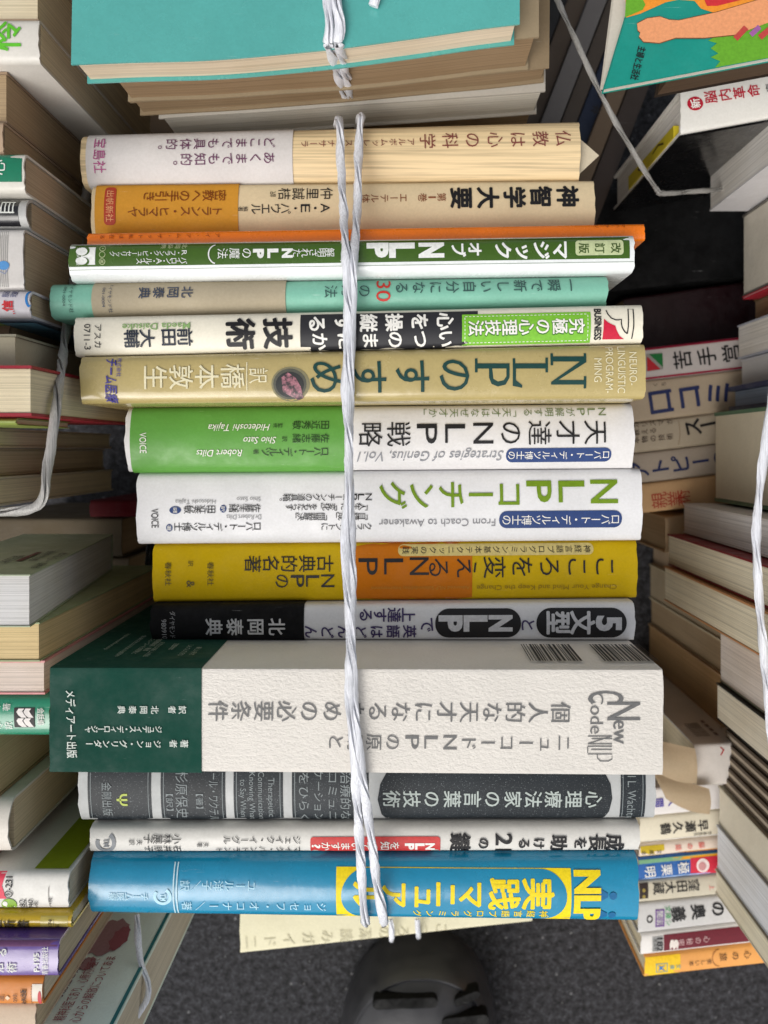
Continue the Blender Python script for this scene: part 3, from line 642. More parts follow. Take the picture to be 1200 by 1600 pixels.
for a, b_ in zip(rings, rings[1:]):
    for i in range(n): p.bm.faces.new((a[i], a[(i + 1) % n], b_[(i + 1) % n], b_[i])).material_index = mi
p.bm.faces.new(rings[0][::-1]); p.bm.faces.new(rings[-1])
p.build('clog_body', root)
blk = M((3, 3, 3), 'paper')
for (x0, y0, x1, y1, wd, zt) in ((590, 1570, 676, 1567, 16, .0530), (716, 1567, 744, 1555, 12, .0508), (698, 1600, 756, 1594, 16, .0540)):
    p = Part(); A, B_ = W(x0, y0, H - zt), W(x1, y1, H - zt); D = (B_ - A).normalized(); Nn = Vector((-D.y, D.x, 0)) * wd * .49 / F / 2
    pts = []
    for cen, a0 in ((B_, -90), (A, 90)):
        for i in range(7):
            a = math.radians(a0 + 180 * i / 6); pts.append(cen + D * math.cos(a) * Nn.length + Nn * math.sin(a))
    p.prism(pts, zt - .009, zt, blk); p.build('vent_hole', root)

# ------------------------------------------------------------------ flat pile above the bundle
def flat_book(label, px, d, th, cov, pg, name='book', tcov=.0006, ins=.001, group=None, rot=None):
    """px: four corners (photo pixels at distance d) of its upper cover, clockwise from the far left"""
    q = [W(x, y, d) for x, y in px]; cen = sum(q, Vector()) / 4
    root = empty(name, (cen.x, cen.y, H - d - th), label, 'book', group)
    cv = Part(lambda x, y, off: W(x, y, d) + Vector((0, 0, off + .0001)))
    cv.prism(q, H - d - tcov, H - d, cov, .0002); cv.prism(q, H - d - th, H - d - th + tcov, cov)
    qi = [v + (cen - v).normalized() * ins * 1.4 for v in q]
    pp = Part(); pp.prism(qi, H - d - th + tcov + .00005, H - d - tcov - .00005, pg); pp.build('page_block', root, smooth=False)
    return cv, root
PZ = M((226, 212, 188), 'pages', 'z'); PZB = M((150, 128, 100), 'pages', 'z'); PZW = M((214, 210, 200), 'pages', 'z')  # PZB is lowered in tone for the shade down in the pile
PGRP = 'books in the flat pile at the top'
def curvy_book(label, px, d, th, cov, pg, sag, tcov=.0009):
    """flat paperback whose sheets sag a little along the near edge"""
    q = [W(x, y, d) for x, y in px]; cen = sum(q, Vector()) / 4
    root = empty('book', (cen.x, cen.y, H - d - th), label, 'book', PGRP)
    def slab(part, z0, z1, mat, ins):
        n = 24; bm = part.bm; mi = part.mi(mat); r_ = []
        for i in range(n + 1):
            t = i / n; a = q[0].lerp(q[1], t); b_ = q[3].lerp(q[2], t)
            a = a + (b_ - a).normalized() * ins; b_ = b_ + (a - b_).normalized() * ins
            if i in (0, n): sh = (q[1] - q[0]).normalized() * ins * (1 if i == 0 else -1); a = a + sh; b_ = b_ + sh
            s_ = sag * math.sin(math.pi * t * 1.2) + .0005 * noise.noise(Vector((t * 4, d * 50, 0)))
            r_.append([bm.verts.new((a.x, a.y, z1)), bm.verts.new((b_.x, b_.y + s_, z1)), bm.verts.new((b_.x, b_.y + s_, z0)), bm.verts.new((a.x, a.y, z0))])
        for i in range(n):
            for k in range(4): bm.faces.new((r_[i][k], r_[i][(k + 1) % 4], r_[i + 1][(k + 1) % 4], r_[i + 1][k])).material_index = mi
        for rr_ in (r_[0], r_[-1]): bm.faces.new(rr_).material_index = mi
    cv = Part(lambda x, y, off: W(x, y, d) + Vector((0, 0, off))); z = H - d
    slab(cv, z - tcov, z, cov, 0); slab(cv, z - th, z - th + tcov, cov, 0)
    pp = Part(); slab(pp, z - th + tcov + .0001, z - tcov - .0001, pg, .0012)
    cv.build('cover', root); pp.build('page_block', root, smooth=False); return root
curvy_book('large plain teal book lying flat on top of the pile at the upper edge', [(120, -420), (812, -440), (812, 44), (111, 101)], .262, .014, M((82, 166, 160), 'gloss'), PZ, -.0022, .0007)
# pale inner board edge of the teal book
curvy_book('thick tan paged book lying flat just under the teal one', [(165, -330), (842, -350), (842, 62), (163, 112)], .2768, .0245, M((150, 134, 108)), PZB, -.0015)
curvy_book('second tan paged book lying flat in the pile under the teal one', [(200, -300), (862, -310), (858, 108), (203, 160)], .302, .0125, M((140, 122, 96)), PZB, -.001)
curvy_book('pale grey covered book lying flat lower in the pile', [(250, -280), (856, -290), (852, 142), (248, 186)], .315, .022, M((176, 170, 160)), PZW, 0)
curvy_book('brown paged book at the bottom of the flat pile', [(235, -260), (838, -270), (838, 168), (235, 215)], .338, .072, M((80, 66, 52)), PZB, 0)
twine('doubled white twine over the edge of the teal covered book', [
    [(512, -60, .2595), (512, 0, .2595), (515, 40, .2595), (512, 66, .2600), (516, 77, .264), (522, 96, .276), (532, 130, .300), (541, 165, .327)],
    [(527, -60, .2595), (526, 0, .2595), (531, 40, .2595), (528, 64, .2600), (531, 75, .264), (536, 96, .276), (543, 130, .300), (550, 165, .327)]], rad=.0017)
twine('frayed end of white twine at the very top of the teal cover', [[(588, -30, .2595), (587, -5, .2595), (583, 10, .2600)]], rad=.0014)

# ------------------------------------------------------------------ picture book and white book at the upper right
cv, root = flat_book('picture book with teal cover showing an outstretched arm and grass, upper right corner', [(1004, -60), (1330, -120), (1352, 62), (944, 139)], .272, .004, M((18, 140, 126), 'satin'), PZW, ins=.0004)
ar = I(222, 150, 104); ou = I(110, 66, 40); gn = I(98, 160, 40)
cv.poly([(975, -60), (1300, -110), (1300, -30), (1120, 22), (1095, 14), (1085, 2), (1060, 0), (1040, 4), (1000, 22), (978, 28)], I(226, 140, 42), 1)
cv.poly([(976, 28), (978, -5), (1000, -8), (1008, 8), (1004, 16), (990, 22)], gn, 2)
cv.poly([(1116, 58), (1150, 52), (1180, 42), (1260, 10), (1260, 80), (1117, 106), (1125, 96), (1110, 90), (1122, 84), (1110, 76), (1120, 68), (1106, 64)], gn, 1)
arm = [(995, 38), (1010, 30), (1030, 27), (1045, 32), (1060, 33), (1120, 20), (1240, -16), (1260, 20), (1195, 38), (1150, 55), (1100, 60), (1055, 60), (1030, 68), (1005, 66), (998, 58), (1000, 52), (996, 48)]
cv.poly([(x + (x - 1100) * .004, y + (1.2 if y > 40 else -1.2)) for x, y in arm], ou, 2); cv.poly(arm, ar, 3)
cv.poly([(1100, 0), (1150, -14), (1160, 0), (1120, 10), (1104, 10)], I(196, 44, 50), 2)
for a in ((1148, 62, 1165, 44), (1186, 60, 1205, 44)): cv.stroke([(a[0], a[1]), (a[2], a[3])], 9, I(180, 66, 60), 4)
cv.stroke([(1172, 56), (1186, 43)], 8, I(150, 90, 150), 4)
cv.l('主婦と生活社', 1003, 74, 990, 126, 14, BLACK_INK, bold=.03)
cv.build('cover', root)
flat_book('dark brown book added as shade under the picture book', [(1090, -80), (1330, -120), (1340, 56), (1052, 110)], .2802, .022, M((44, 34, 26)), M((92, 74, 58), 'pages', 'z'))[0].build('cover', bpy.data.objects[-1] if False else [o for o in COL.objects if o.get('label') == 'dark brown book added as shade under the picture book'][0])  # dark book added in place of the shade below the cover edge

flat_book('pale worn paperback lying under the picture book, its edge showing along the left', [(966, -60), (1330, -120), (1335, 50), (941, 134)], .2765, .0035, M((200, 194, 182)), PZW)[0].build('cover', [o for o in COL.objects if o.get('label', '').startswith('pale worn paperback')][0])
RG = 'books standing in the right-hand rows'
b = Book('thick white book with red title and round red seal on its spine', 1064, 1330, 138, 88, 208, 160, .325, .43, P((226, 224, 218), 'satin'), PGW, bulge=.0008, r=.001, tc=.0012, inset=.0018); b.create()
c = b.cover; rd = I(178, 24, 50)
c.ell(1086, 162, 12.5, 11, rd, 2); c.v('新', 1086, 1087, 162, 16, WHITE_INK, bold=.03, layer=4); c.v('脳内革命', 1110, 1177, 152, 21, rd, bold=.02, y1=142); c.v('春山茂雄', 1203, 1260, 137, 16, BLACK_INK, y1=128)
# its black lower cover, and the yellow ribbon paper in the head
p = Part(); q = [(b.X0, b.Y[2]), (b.X1, b.Y[3])]
p.hexa([(q[0][0], q[0][1] - .0003, H - b.db), (q[1][0], q[1][1] - .0003, H - b.db), (q[1][0], q[1][1] - .0012, H - b.db), (q[0][0], q[0][1] - .0012, H - b.db)],
       [(q[0][0], q[0][1] - .0003, H - b.d - .002), (q[1][0], q[1][1] - .0003, H - b.d - .002), (q[1][0], q[1][1] - .0012, H - b.d - .002), (q[0][0], q[0][1] - .0012, H - b.d - .002)], M((10, 10, 12), 'gloss'))
p.build('lower_cover', b.root)
p = Part(); X = b.X0; y0, y1 = b.Y[2] + .0012, b.Y[2] + .0075
p.hexa([(X - .0004, y0, H - .40), (X + .003, y0, H - .40), (X + .003, y1, H - .40), (X - .0004, y1, H - .40)], [(X - .0004, y0, H - .333), (X + .003, y0, H - .333), (X + .003, y1 - .0015, H - .333), (X - .0004, y1 - .0015, H - .333)], P((196, 178, 40)))
p.mapf = lambda x, y, off: Vector((X - .0005 - off, y0 + y, H - x))
yi = I(70, 54, 20); p.stroke([(.345, .002), (.352, .004), (.360, .003)], .0008, yi); p.stroke([(.375, .001), (.383, .004)], .001, yi)
p.build('yellow_strip', b.root, smooth=False); b.done()

# ------------------------------------------------------------------ left-hand rows (books standing in rows, their heads towards the middle bundle)
LG = 'books standing in the left-hand row'
L = []; lk = {}
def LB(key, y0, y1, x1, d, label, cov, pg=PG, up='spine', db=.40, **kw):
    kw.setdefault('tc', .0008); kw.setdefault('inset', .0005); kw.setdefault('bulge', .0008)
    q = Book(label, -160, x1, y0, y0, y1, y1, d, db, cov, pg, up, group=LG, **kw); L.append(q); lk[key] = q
    if key in 'abcdefghi' and pg is PG: q.pg = M((182, 164, 138), 'pages')  # page tone darkened for the shade over the upper left row
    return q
LB('a', -70, 24, 60, .275, 'worn beige book with its page edges up at the top left corner', P((176, 152, 128), 'paper'), PGC, 'pages')
LB('b', 27, 96, 60, .272, 'whitish book with bright green lettering on its spine at the upper left', P((212, 208, 200)), PGC, r=.002)
LB('c', 98, 186, 11, .279, 'brownish book with bare page edges between white and tan spines at the upper left', P((150, 128, 106), 'paper'), PGB, 'pages')
LB('d', 188, 236, 4, .276, 'tan spined book just above the green and white spine on the left', P((176, 152, 128), 'paper'), PGB)
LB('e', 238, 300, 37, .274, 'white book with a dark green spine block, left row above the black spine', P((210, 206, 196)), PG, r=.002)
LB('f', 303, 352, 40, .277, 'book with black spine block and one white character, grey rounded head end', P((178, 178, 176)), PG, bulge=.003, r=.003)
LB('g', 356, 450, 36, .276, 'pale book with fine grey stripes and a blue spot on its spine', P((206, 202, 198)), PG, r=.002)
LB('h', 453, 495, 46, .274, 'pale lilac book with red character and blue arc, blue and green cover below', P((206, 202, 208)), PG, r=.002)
LB('i', 498, 520, 15, .285, 'thin dusty brown book below the pale lilac spine', P((120, 96, 76), 'paper'), PGB)
LB('j', 522, 569, 25, .262, 'grey green covered book just above the red edged page block on the left', P((146, 142, 124), 'paper'), M((172, 164, 142), 'paper'), 'pages')
LB('k', 571, 650, 49, .250, 'book with cream page edges up between dark red boards on the left', P((140, 18, 38)), PGC, 'pages', tc=.0009, db=.34)
LB('l', 652, 664, 24, .258, 'thin lime green book under the red boarded one', P((132, 146, 70)), PG, db=.30, tc=.0003)
LB('m', 668, 700, -12, .285, 'dim tan book in the left row, first below the lime green one', P((186, 168, 142), 'paper'), PGC)
LB('n', 702, 745, -26, .285, 'dim tan book in the left row, second below the lime green one', P((172, 154, 126), 'paper'), PG)
LB('o', 747, 792, -8, .285, 'dim grey tan book in the left row, just above the dark gap', P((190, 180, 160), 'paper'), PGC, fix=True)
LB('p', 898, 980, 47, .260, 'thick magazine with pale green cover and loose white page edges on the left', P((158, 168, 142), 'satin'), M((206, 206, 206), 'pages'), 'pages', db=.385, lean=-.018, tc=.0004)
LB('q', 982, 1034, 62, .268, 'book with yellowish page edges up, just under the pale green magazine', P((150, 160, 120), 'satin'), M((208, 186, 142), 'pages'), 'pages', tc=.0005)
LB('r', 1037, 1085, 70, .270, 'book with pinkish white page edges up and a pink cover, above the green spine', P((206, 140, 140), 'satin'), M((214, 200, 190), 'pages'), 'pages', tc=.0006)
LB('s', 1087, 1154, 77, .270, 'glossy green book with black and white wave emblem on its spine', P((36, 136, 104), 'gloss'), PG, r=.0025, bulge=.0015)
LB('t', 1157, 1252, -2, .276, 'old book with browned page edges below the wave emblem spine', P((150, 126, 96), 'paper'), M((190, 168, 132), 'pages'), 'pages')
LB('u', 1255, 1340, 12, .272, 'white book with a broad cream head, left row below the browned pages', P((216, 210, 200)), M((216, 198, 166), 'pages'), r=.003, bulge=.003)
LB('v', 1343, 1362, -14, .280, 'thin brown pink book above the white price-marked spine', P((180, 140, 120)), PGB)
LB('w', 1364, 1426, 106, .2735, 'white book with price numbers and a green seal on its spine', P((224, 222, 216)), M((196, 190, 172), 'pages'), r=.002)
LB('x', 1428, 1459, 111, .272, 'yellow pocket book with black lettering on its spine', P((206, 172, 30), 'gloss'), PGC, r=.002)
LB('y', 1472, 1530, 90, .266, 'purple pocket book with white lettering on its spine', P((98, 72, 148), 'gloss'), PG, r=.0016)
LB('z', 1537, 1574, 66, .268, 'orange brown pocket book with a white end and a red mark', P((206, 124, 40), 'satin'), PGC, r=.002)
LB('za', 1577, 1622, 55, .270, 'plain beige book at the lower left corner', P((206, 186, 164), 'paper'), PG)
LB('zb', 1626, 1720, 172, .272, 'large pale green book with pink illustration and red printed text on its cover', P((222, 234, 222), 'paper'), M((206, 196, 176), 'pages'), db=.43, tc=.0012, inset=.0002)
settle(L)
gw2 = I(214, 216, 210)
c = lk['b'].cover; c.l('怜', 12, 80, 12, 32, 44, I(90, 180, 40), bold=.03); 
c = lk['e'].cover; c.rect(-150, 239, 34, 284, P((10, 116, 84), 'gloss')); c.v('心', -3, -2, 262, 26, gw2)
c = lk['f'].cover; c.rect(-150, 305, 28, 351, P((22, 22, 26), 'gloss')); c.v('自', 10, 11, 324, 28, gw2)
c = lk['g'].cover
for x in range(-40, 14, 3): c.rect(x, 360, x + 1.2, 448, I(160, 158, 154))
c.ell(6, 415, 9, 7, I(80, 140, 196), 2); c.stroke([(0, 424), (8, 428), (14, 418)], 1.5, I(140, 150, 180))
c = lk['h'].cover; c.v('理', 21, 22, 459, 12, I(70, 76, 120)); c.v('脳', 8, 9, 459, 12, I(70, 76, 120)); c.v('信', 12, 13, 478, 18, I(206, 40, 50), bold=.05); c.v('”', 24, 25, 484, 14, I(206, 40, 50)); c.arc(48, 466, 7, 14, 110, 240, 3.5, I(40, 120, 190))
b = lk['h']; Yh = b.Y[2]
c.mapf = lambda x, y, off: Vector((x, Yh - .0012 - off * .6, y))
c.poly([(b.X1 - .03, H - .279), (b.X1 - .0005, H - .279), (b.X1 - .0005, H - .395), (b.X1 - .03, H - .395)], P((110, 160, 190)), 1); c.poly([(b.X1 - .03, H - .279), (b.X1 - .012, H - .279), (b.X1 - .014, H - .31), (b.X1 - .03, H - .32)], P((150, 180, 110)), 2)
b = lk['p']; c = b.cover; Yp = b.Y[0]; c.mapf = lambda x, y, off: Vector((x - .018 * (.54 - .26 - y) / .125 if False else x - .018 * max(0, (H - b.d - y)) / (b.db - b.d), Yp + .0001 + off, y))
for X, t, za, ln, hh in ((-.126, '表示価格', .030, .028, .0035), (-.120, '特集・心の本', .012, .040, .0040), (-.134, '大正堂', .024, .020, .005)):
    g = glyph(t); xs = [q[0] for q in g[0]]; w_ = max(xs) - min(xs)
    c.tri2d([(X + (q[1] - .4) * hh, H - b.d - za - (q[0] - min(xs)) / w_ * ln) for q in g[0]], g[1], I(40, 44, 40), 3)
c.poly([(-.1315, H - .29), (-.1295, H - .29), (-.1295, H - .315), (-.1315, H - .315)], I(96, 34, 34), 2)
c = lk['s'].cover; c.v('著', 10, 11, 1105, 13, gw2, layer=3); c.v('訳', 13, 14, 1134, 13, gw2); c.l('会話編', 64, 1106, 64, 1133, 12, gw2, bold=.02)
c.rect(22, 1106, 54, 1137, I(28, 26, 28), layer=2); wv = I(224, 218, 214)
for dx in (0, 11):
    c.poly([(26 + dx, 1112), (29 + dx, 1107), (38 + dx, 1107), (35 + dx, 1111), (38 + dx, 1116), (42 + dx, 1121), (34 + dx, 1121), (29 + dx, 1117)], wv, 3)
    c.poly([(26 + dx, 1126), (29 + dx, 1122), (38 + dx, 1122), (35 + dx, 1126), (38 + dx, 1131), (42 + dx, 1136), (34 + dx, 1136), (29 + dx, 1132)], wv, 3)
c.v('・スの', -1, -26, 1104, 13, gw2); c.v('心理ス', -1, -28, 1134, 13, gw2)
c = lk['w'].cover; c.poly([(-60, 1365), (8, 1365), (3, 1384), (10, 1404), (-60, 1406)], I(224, 70, 92)); c.l('①-231', 14, 1402, 14, 1370, 15, BLACK_INK, bold=.02)
c.ell(14, 1414, 12, 10, I(138, 180, 60), 2); c.ell(8, 1412, 4, 4, WHITE_INK, 3); c.l('582', 35, 1423, 35, 1405, 13, BLACK_INK); c.l('740', 48, 1423, 48, 1405, 12, BLACK_INK); c.rect(40.5, 1404, 41.2, 1425, BLACK_INK, layer=2); c.l('+税', 56, 1420, 56, 1408, 8, BLACK_INK); c.arc(84, 1396, 8, 32, 100, 200, 1, I(150, 146, 140)); c.l('+税', 79, 1413, 79, 1402, 7, BLACK_INK)
b = lk['w']; Yw = b.Y[0]; c.mapf = lambda x, y, off: Vector((x, Yw + .0002 + off, y))
c.poly([(b.X1 - .0008, H - .276), (b.X1 - .0008, H - .395), (b.X1 - .012, H - .395), (b.X1 - .012, H - .276)], P((140, 156, 24), 'satin'), 1)
c = lk['x'].cover; c.rect(63, 1428, 106, 1459, P((204, 184, 90), 'gloss')); c.l('0374', 79, 1455, 79, 1436, 9, I(80, 60, 10)); c.l('E', 90, 1448, 90, 1443, 8, I(80, 60, 10)); c.rect(84, 1436, 84.6, 1455, I(80, 60, 10), layer=2); c.v('新書', 15, 36, 1446, 20, I(50, 38, 10), bold=.02); c.v('生', -6, -5, 1446, 20, I(50, 38, 10), bold=.02)
c = lk['y'].cover; c.l('P-195', 57, 1519, 57, 1489, 12, gw2, bold=.03); c.l('青春出版社', 70, 1524, 70, 1480, 11, gw2); c.v('る', 4, 5, 1488, 15, gw2, bold=.03); c.v('活術', -2, 18, 1512, 17, gw2, bold=.02)
c.rect(-150, 1473, 88, 1480, I(110, 70, 110), layer=1)
c = lk['z'].cover; c.rect(50, 1538, 66, 1573, P((214, 204, 188))); c.ell(62, 1560, 3, 12, I(190, 62, 66), 2, 14); c.l('093', 24, 1566, 24, 1553, 9, I(90, 50, 14)); c.l('NHK出版', 37, 1572, 37, 1545, 10, I(40, 26, 14), bold=.03, shear=.2); c.poly([(12, 1555), (16, 1559), (12, 1563), (8, 1559)], I(226, 196, 160), 2); c.v('図', 3, 4, 1559, 9, I(90, 50, 14))
for y in range(1540, 1572, 4): c.rect(48.6, y, 49.6, y + 2, I(70, 50, 30), layer=2)
b = lk['zb']; c = b.cover; Yz = b.Y[0]; c.mapf = lambda x, y, off: Vector((x, Yz + .0002 + off * .8, y))
tx = I(120, 76, 78)
for X, t, za, ln, hh, m_ in ((-.1215, '可能性を探る。', .016, .024, .0044, tx), (-.1160, '精神科医であり、心療内科医で', .006, .034, .0046, I(150, 64, 74)), (-.1105, '心からの解放についてあま', .005, .036, .0044, I(150, 64, 74)), (-.1275, '精神科医', .003, .016, .0044, I(90, 84, 80))):
    g = glyph(t); xs = [q[0] for q in g[0]]; w_ = max(xs) - min(xs)
    c.tri2d([(X - (q[1] - .4) * hh, H - b.d - za - (q[0] - min(xs)) / w_ * ln) for q in g[0]], g[1], m_, 3)
pk = I(158, 120, 122); pk2 = I(150, 84, 92)
def blob(cx, cz, rx, rz, m_, ly): c.poly([(cx + rx * math.cos(.2618 * i) * (1 + .18 * math.sin(i * 1.9)), H - cz + rz * math.sin(.2618 * i) * (1 + .12 * math.cos(i * 2.3))) for i in range(24)], m_, ly)
blob(-.1165, .326, .0075, .012, pk, 1); blob(-.1115, .325, .0032, .008, pk2, 2); blob(-.1180, .309, .0030, .004, pk, 1)
c.poly([(b.X1 - .0005, H - .276), (b.X1 - .0005, H - .428), (b.X1 - .0018, H - .428), (b.X1 - .0018, H - .276)], P((34, 112, 116)), 1)
for q in L: q.done()

# deeper row on the left, standing on the floor
DGL = 'books in the deep left row'
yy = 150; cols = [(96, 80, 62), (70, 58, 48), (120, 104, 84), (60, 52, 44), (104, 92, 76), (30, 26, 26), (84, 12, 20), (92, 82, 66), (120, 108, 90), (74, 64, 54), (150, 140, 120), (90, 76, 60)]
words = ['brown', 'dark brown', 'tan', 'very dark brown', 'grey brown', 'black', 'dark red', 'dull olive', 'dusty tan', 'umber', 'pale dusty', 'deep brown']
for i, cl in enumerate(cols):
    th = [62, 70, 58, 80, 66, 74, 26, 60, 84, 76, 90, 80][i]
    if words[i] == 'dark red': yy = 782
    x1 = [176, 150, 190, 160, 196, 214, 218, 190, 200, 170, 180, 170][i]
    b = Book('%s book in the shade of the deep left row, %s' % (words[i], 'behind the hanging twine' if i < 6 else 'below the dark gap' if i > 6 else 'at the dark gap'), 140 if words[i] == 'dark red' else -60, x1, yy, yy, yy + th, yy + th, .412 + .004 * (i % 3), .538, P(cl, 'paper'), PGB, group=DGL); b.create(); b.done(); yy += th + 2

# ------------------------------------------------------------------ right-hand rows
RGN = 'books standing in the near right row'
def RB(x, y0, y1, label, cov, pg, d2=.40, d1=.27, up='spine', **kw):
    k = d2 / d1; f = lambda v, c_: c_ + (v - c_) * k
    kw.setdefault('tc', .0007); kw.setdefault('inset', .0004)
    b = Book(label, f(x, CX), f(1420, CX), *[f(y0, CY)] * 2, *[f(y1, CY)] * 2, d1, d2, cov, pg, up, group=RGN, **kw); b.create(); b.done(); return b
SM = M((212, 206, 192), 'paper'); SMW = M((206, 206, 206), 'paper')
RB(1108, 266, 330, 'white book with finely ruled page edges, uppermost of the near right row', P((222, 220, 222)), PGW, d2=.395)
RB(1160, 337, 463, 'thick smooth grey beige page block with red edged cover, under the white one', P((110, 106, 100)), SM, tc=.0010)
RB(1160, 464, 468, 'thin white leaflet book with a red edge in the near right row', P((196, 40, 60)), SMW, tc=.0004)
RB(1178, 469, 507, 'old book with brown woody page edges in the near right row', P((132, 106, 76), 'paper'), PGB, d2=.405)
RB(1152, 509, 561, 'white book with strongly ruled page edges above a blue board', P((180, 184, 196)), PGW)
RB(1157, 563, 603, 'smooth white covered book directly above the navy board', P((206, 206, 210)), SMW)
RB(1138, 605, 643, 'book with navy blue board and blue grey page edges', P((28, 44, 84)), M((150, 166, 190), 'pages'), tc=.0022, inset=.003)
RB(1116, 645, 783, 'thick smooth cream page block between dark green covers', P((86, 120, 92)), M((222, 212, 188), 'paper'), tc=.0016, inset=.0004)
RB(1067, 786, 832, 'softcover book with wavy bright white page edges', P((212, 206, 200)), M((228, 226, 226), 'pages'), d2=.405)
RB(1043, 834, 882, 'cream paged book between thin dark red covers, upper of two', P((130, 34, 40)), M((236, 228, 204), 'pages'), d2=.405)
RB(1037, 884, 938, 'cream paged book with orange tan cover, lower of two', P((196, 140, 92)), M((234, 226, 202), 'pages'), d2=.405)
RB(1124, 984, 1064, 'grey white paged book with green grey cover in the near right row', P((150, 162, 150)), M((228, 222, 216), 'pages'))
RB(1119, 1066, 1123, 'grey cream paged book with thin black cover', P((24, 24, 26)), M((230, 224, 206), 'pages'))
for i in range(5):
    RB(1134 - i * 2, 1139 + i * 17, 1139 + i * 17 + 16, ['topmost', 'second', 'middle', 'fourth', 'lowest'][i] + ' of five thin grey brown booklets stacked side by side', P((92, 80, 68), 'paper'), M((190, 178, 160), 'pages'), tc=.0015, inset=.0002)
RB(1122, 1227, 1286, 'smooth cream page block below the five thin booklets', P((190, 184, 166), 'paper'), M((224, 216, 196), 'paper'))
RB(1119, 1288, 1355, 'blue white finely ruled page block near the lower right', P((196, 198, 202)), M((226, 228, 232), 'pages'))
RB(1117, 1357, 1395, 'cream page block at the lower end of the near right row', P((190, 182, 160), 'paper'), M((228, 220, 196), 'pages'))

DG = 'books in the deep right row'
D_ = []; dk_ = {}
def DB(key, x0, tl, bl, label, cov, pg=PG, d=.41, slope=-.115, x1=1330, **kw):
    dy = slope * (x1 - x0); q = Book(label, x0, x1, tl, tl + dy, bl, bl + dy, d, .538, cov, pg, group=DG, **kw); D_.append(q); dk_[key] = q
DB('k', 905, 300, 462, 'black book lost in the dark of the deep right row', P((8, 8, 9), 'paper'), PGB, d=.440)  # near-black tone carries the darkness of the deep row
DB('r', 975, 464, 545, 'dark maroon book in the dark of the deep right row', P((34, 5, 11)), PGB, d=.445)  # maroon taken towards black for the deep row's shade
DB('a', 985, 546, 597, 'white spined book with pink edges and a red and green square', P((196, 188, 184)), PG)
DB('b', 985, 599, 661, 'beige spined book with big navy blocky lettering', P((186, 168, 144)), PG)
DB('c', 985, 663, 709, 'beige spined book with small brown notes and black lettering', P((184, 170, 148)), PG)
DB('d', 985, 711, 757, 'grey beige spined book with rounded navy lettering', P((178, 164, 148)), PG)
DB('e', 990, 759, 804, 'orange tan spined book with red lettering', P((206, 166, 120)), PG, fix=True)
settle(D_)
k1 = I(22, 20, 22); nb = I(36, 46, 92)
c = dk_['a'].cover; rdk = I(150, 24, 56)
def ln(c_, x0, y0, w_, m_): c_.stroke([(x0, y0), (1300, y0 - .115 * (1300 - x0))], w_, m_)
ln(c, 988, 548, 4, rdk); ln(c, 988, 594, 3, rdk)
c.poly([(1009, 553), (1035, 551), (1036, 577), (1010, 581)], I(150, 146, 140), 2); c.poly([(1014, 553.5), (1035, 552), (1035.5, 574)], I(20, 110, 50), 3); c.poly([(1010.5, 557), (1032, 577), (1011, 580)], I(180, 28, 40), 3)
c.v('苦手営', 1066, 1142, 562, 31, k1, bold=.02, y1=552, tall=1.0)
c = dk_['b'].cover; c.v('口コミ', 1031, 1122, 628, 44, nb, bold=.04, y1=614); c.v('くち', 1024, 1037, 601, 8, k1, y1=600)
c = dk_['c'].cover; bn = I(70, 52, 38)
for t, y in (('カリスマが', 664), ('教える', 676), ('本物の技術', 688)): c.v(t, 994, 994 + 13 * (len(t) - 1), y, 11, bn, y1=y - 1.5 * (len(t) - 1))
c.v('スー', 1082, 1106, 668, 30, k1, bold=.04, y1=663); c.arc(1058, 676, 4, 22, -60, 60, 1, I(150, 130, 104))
c = dk_['d'].cover; c.v('アトピーの', 1000, 1126, 735, 31, nb, bold=.03, y1=716)
c = dk_['e'].cover; c.v('親業', 1030, 1055, 782, 27, I(176, 60, 40), y1=779); c.v('術', 1068, 1069, 776, 22, I(176, 60, 40))
for q in D_: q.done()
D_ = []
DB('s1', 1040, 808, 860, 'tan book behind the lower dark red covers', P((176, 150, 118), 'paper'), PGB, d=.415)
DB('s2', 1136, 866, 935, 'brownish book with plain head, first below the tan one', P((170, 148, 124), 'paper'), M((166, 146, 122), 'paper'), d=.413)
DB('s3', 1130, 937, 1004, 'grey tan book with plain head in the deep right row', P((178, 166, 140), 'paper'), M((168, 152, 126), 'paper'), d=.413)
DB('s4', 1132, 1006, 1056, 'pale tan book with plain head in the deep right row', P((184, 166, 138), 'paper'), M((172, 150, 120), 'pages'), d=.413)
DB('s5', 1128, 1058, 1120, 'orange brown paged book in the deep right row', P((176, 146, 110), 'paper'), M((176, 142, 100), 'pages'), d=.413, slope=-.06)
DB('s6', 1086, 1164, 1230, 'white spined book with curled cream jacket flaps and grey cover', P((206, 200, 194)), PGC, d=.392, slope=-.05, fix=True)
settle(D_)
b = dk_['s6']; c = b.cover; Y6 = b.Y[0]; sv = c.mapf
c.mapf = lambda x, y, off: Vector((x, b.yt((x - b.X0) / (b.X1 - b.X0)) + .0003 + off, y))
rr = random.Random(4); z = H - .402
for i in range(9):
    c.poly([(b.X0 + .004, z), (b.X0 + .011, z), (b.X0 + .011, z - .0006 - .0006 * rr.random()), (b.X0 + .004, z - .0006)], I(104, 94, 84), 2); z -= .0022
for i in range(4): c.poly([(b.X0 + .0135, H - .402 - i * .006), (b.X0 + .0135 + .0016, H - .402 - i * .006), (b.X0 + .0135 + .0016, H - .406 - i * .006), (b.X0 + .0135, H - .406 - i * .006)], I(120, 100, 90), 2)
c.mapf = sv; c.stroke([(1126, 1168), (1131, 1172), (1126, 1180)], 2, I(170, 50, 50))
fl = P((206, 186, 156), 'paper')
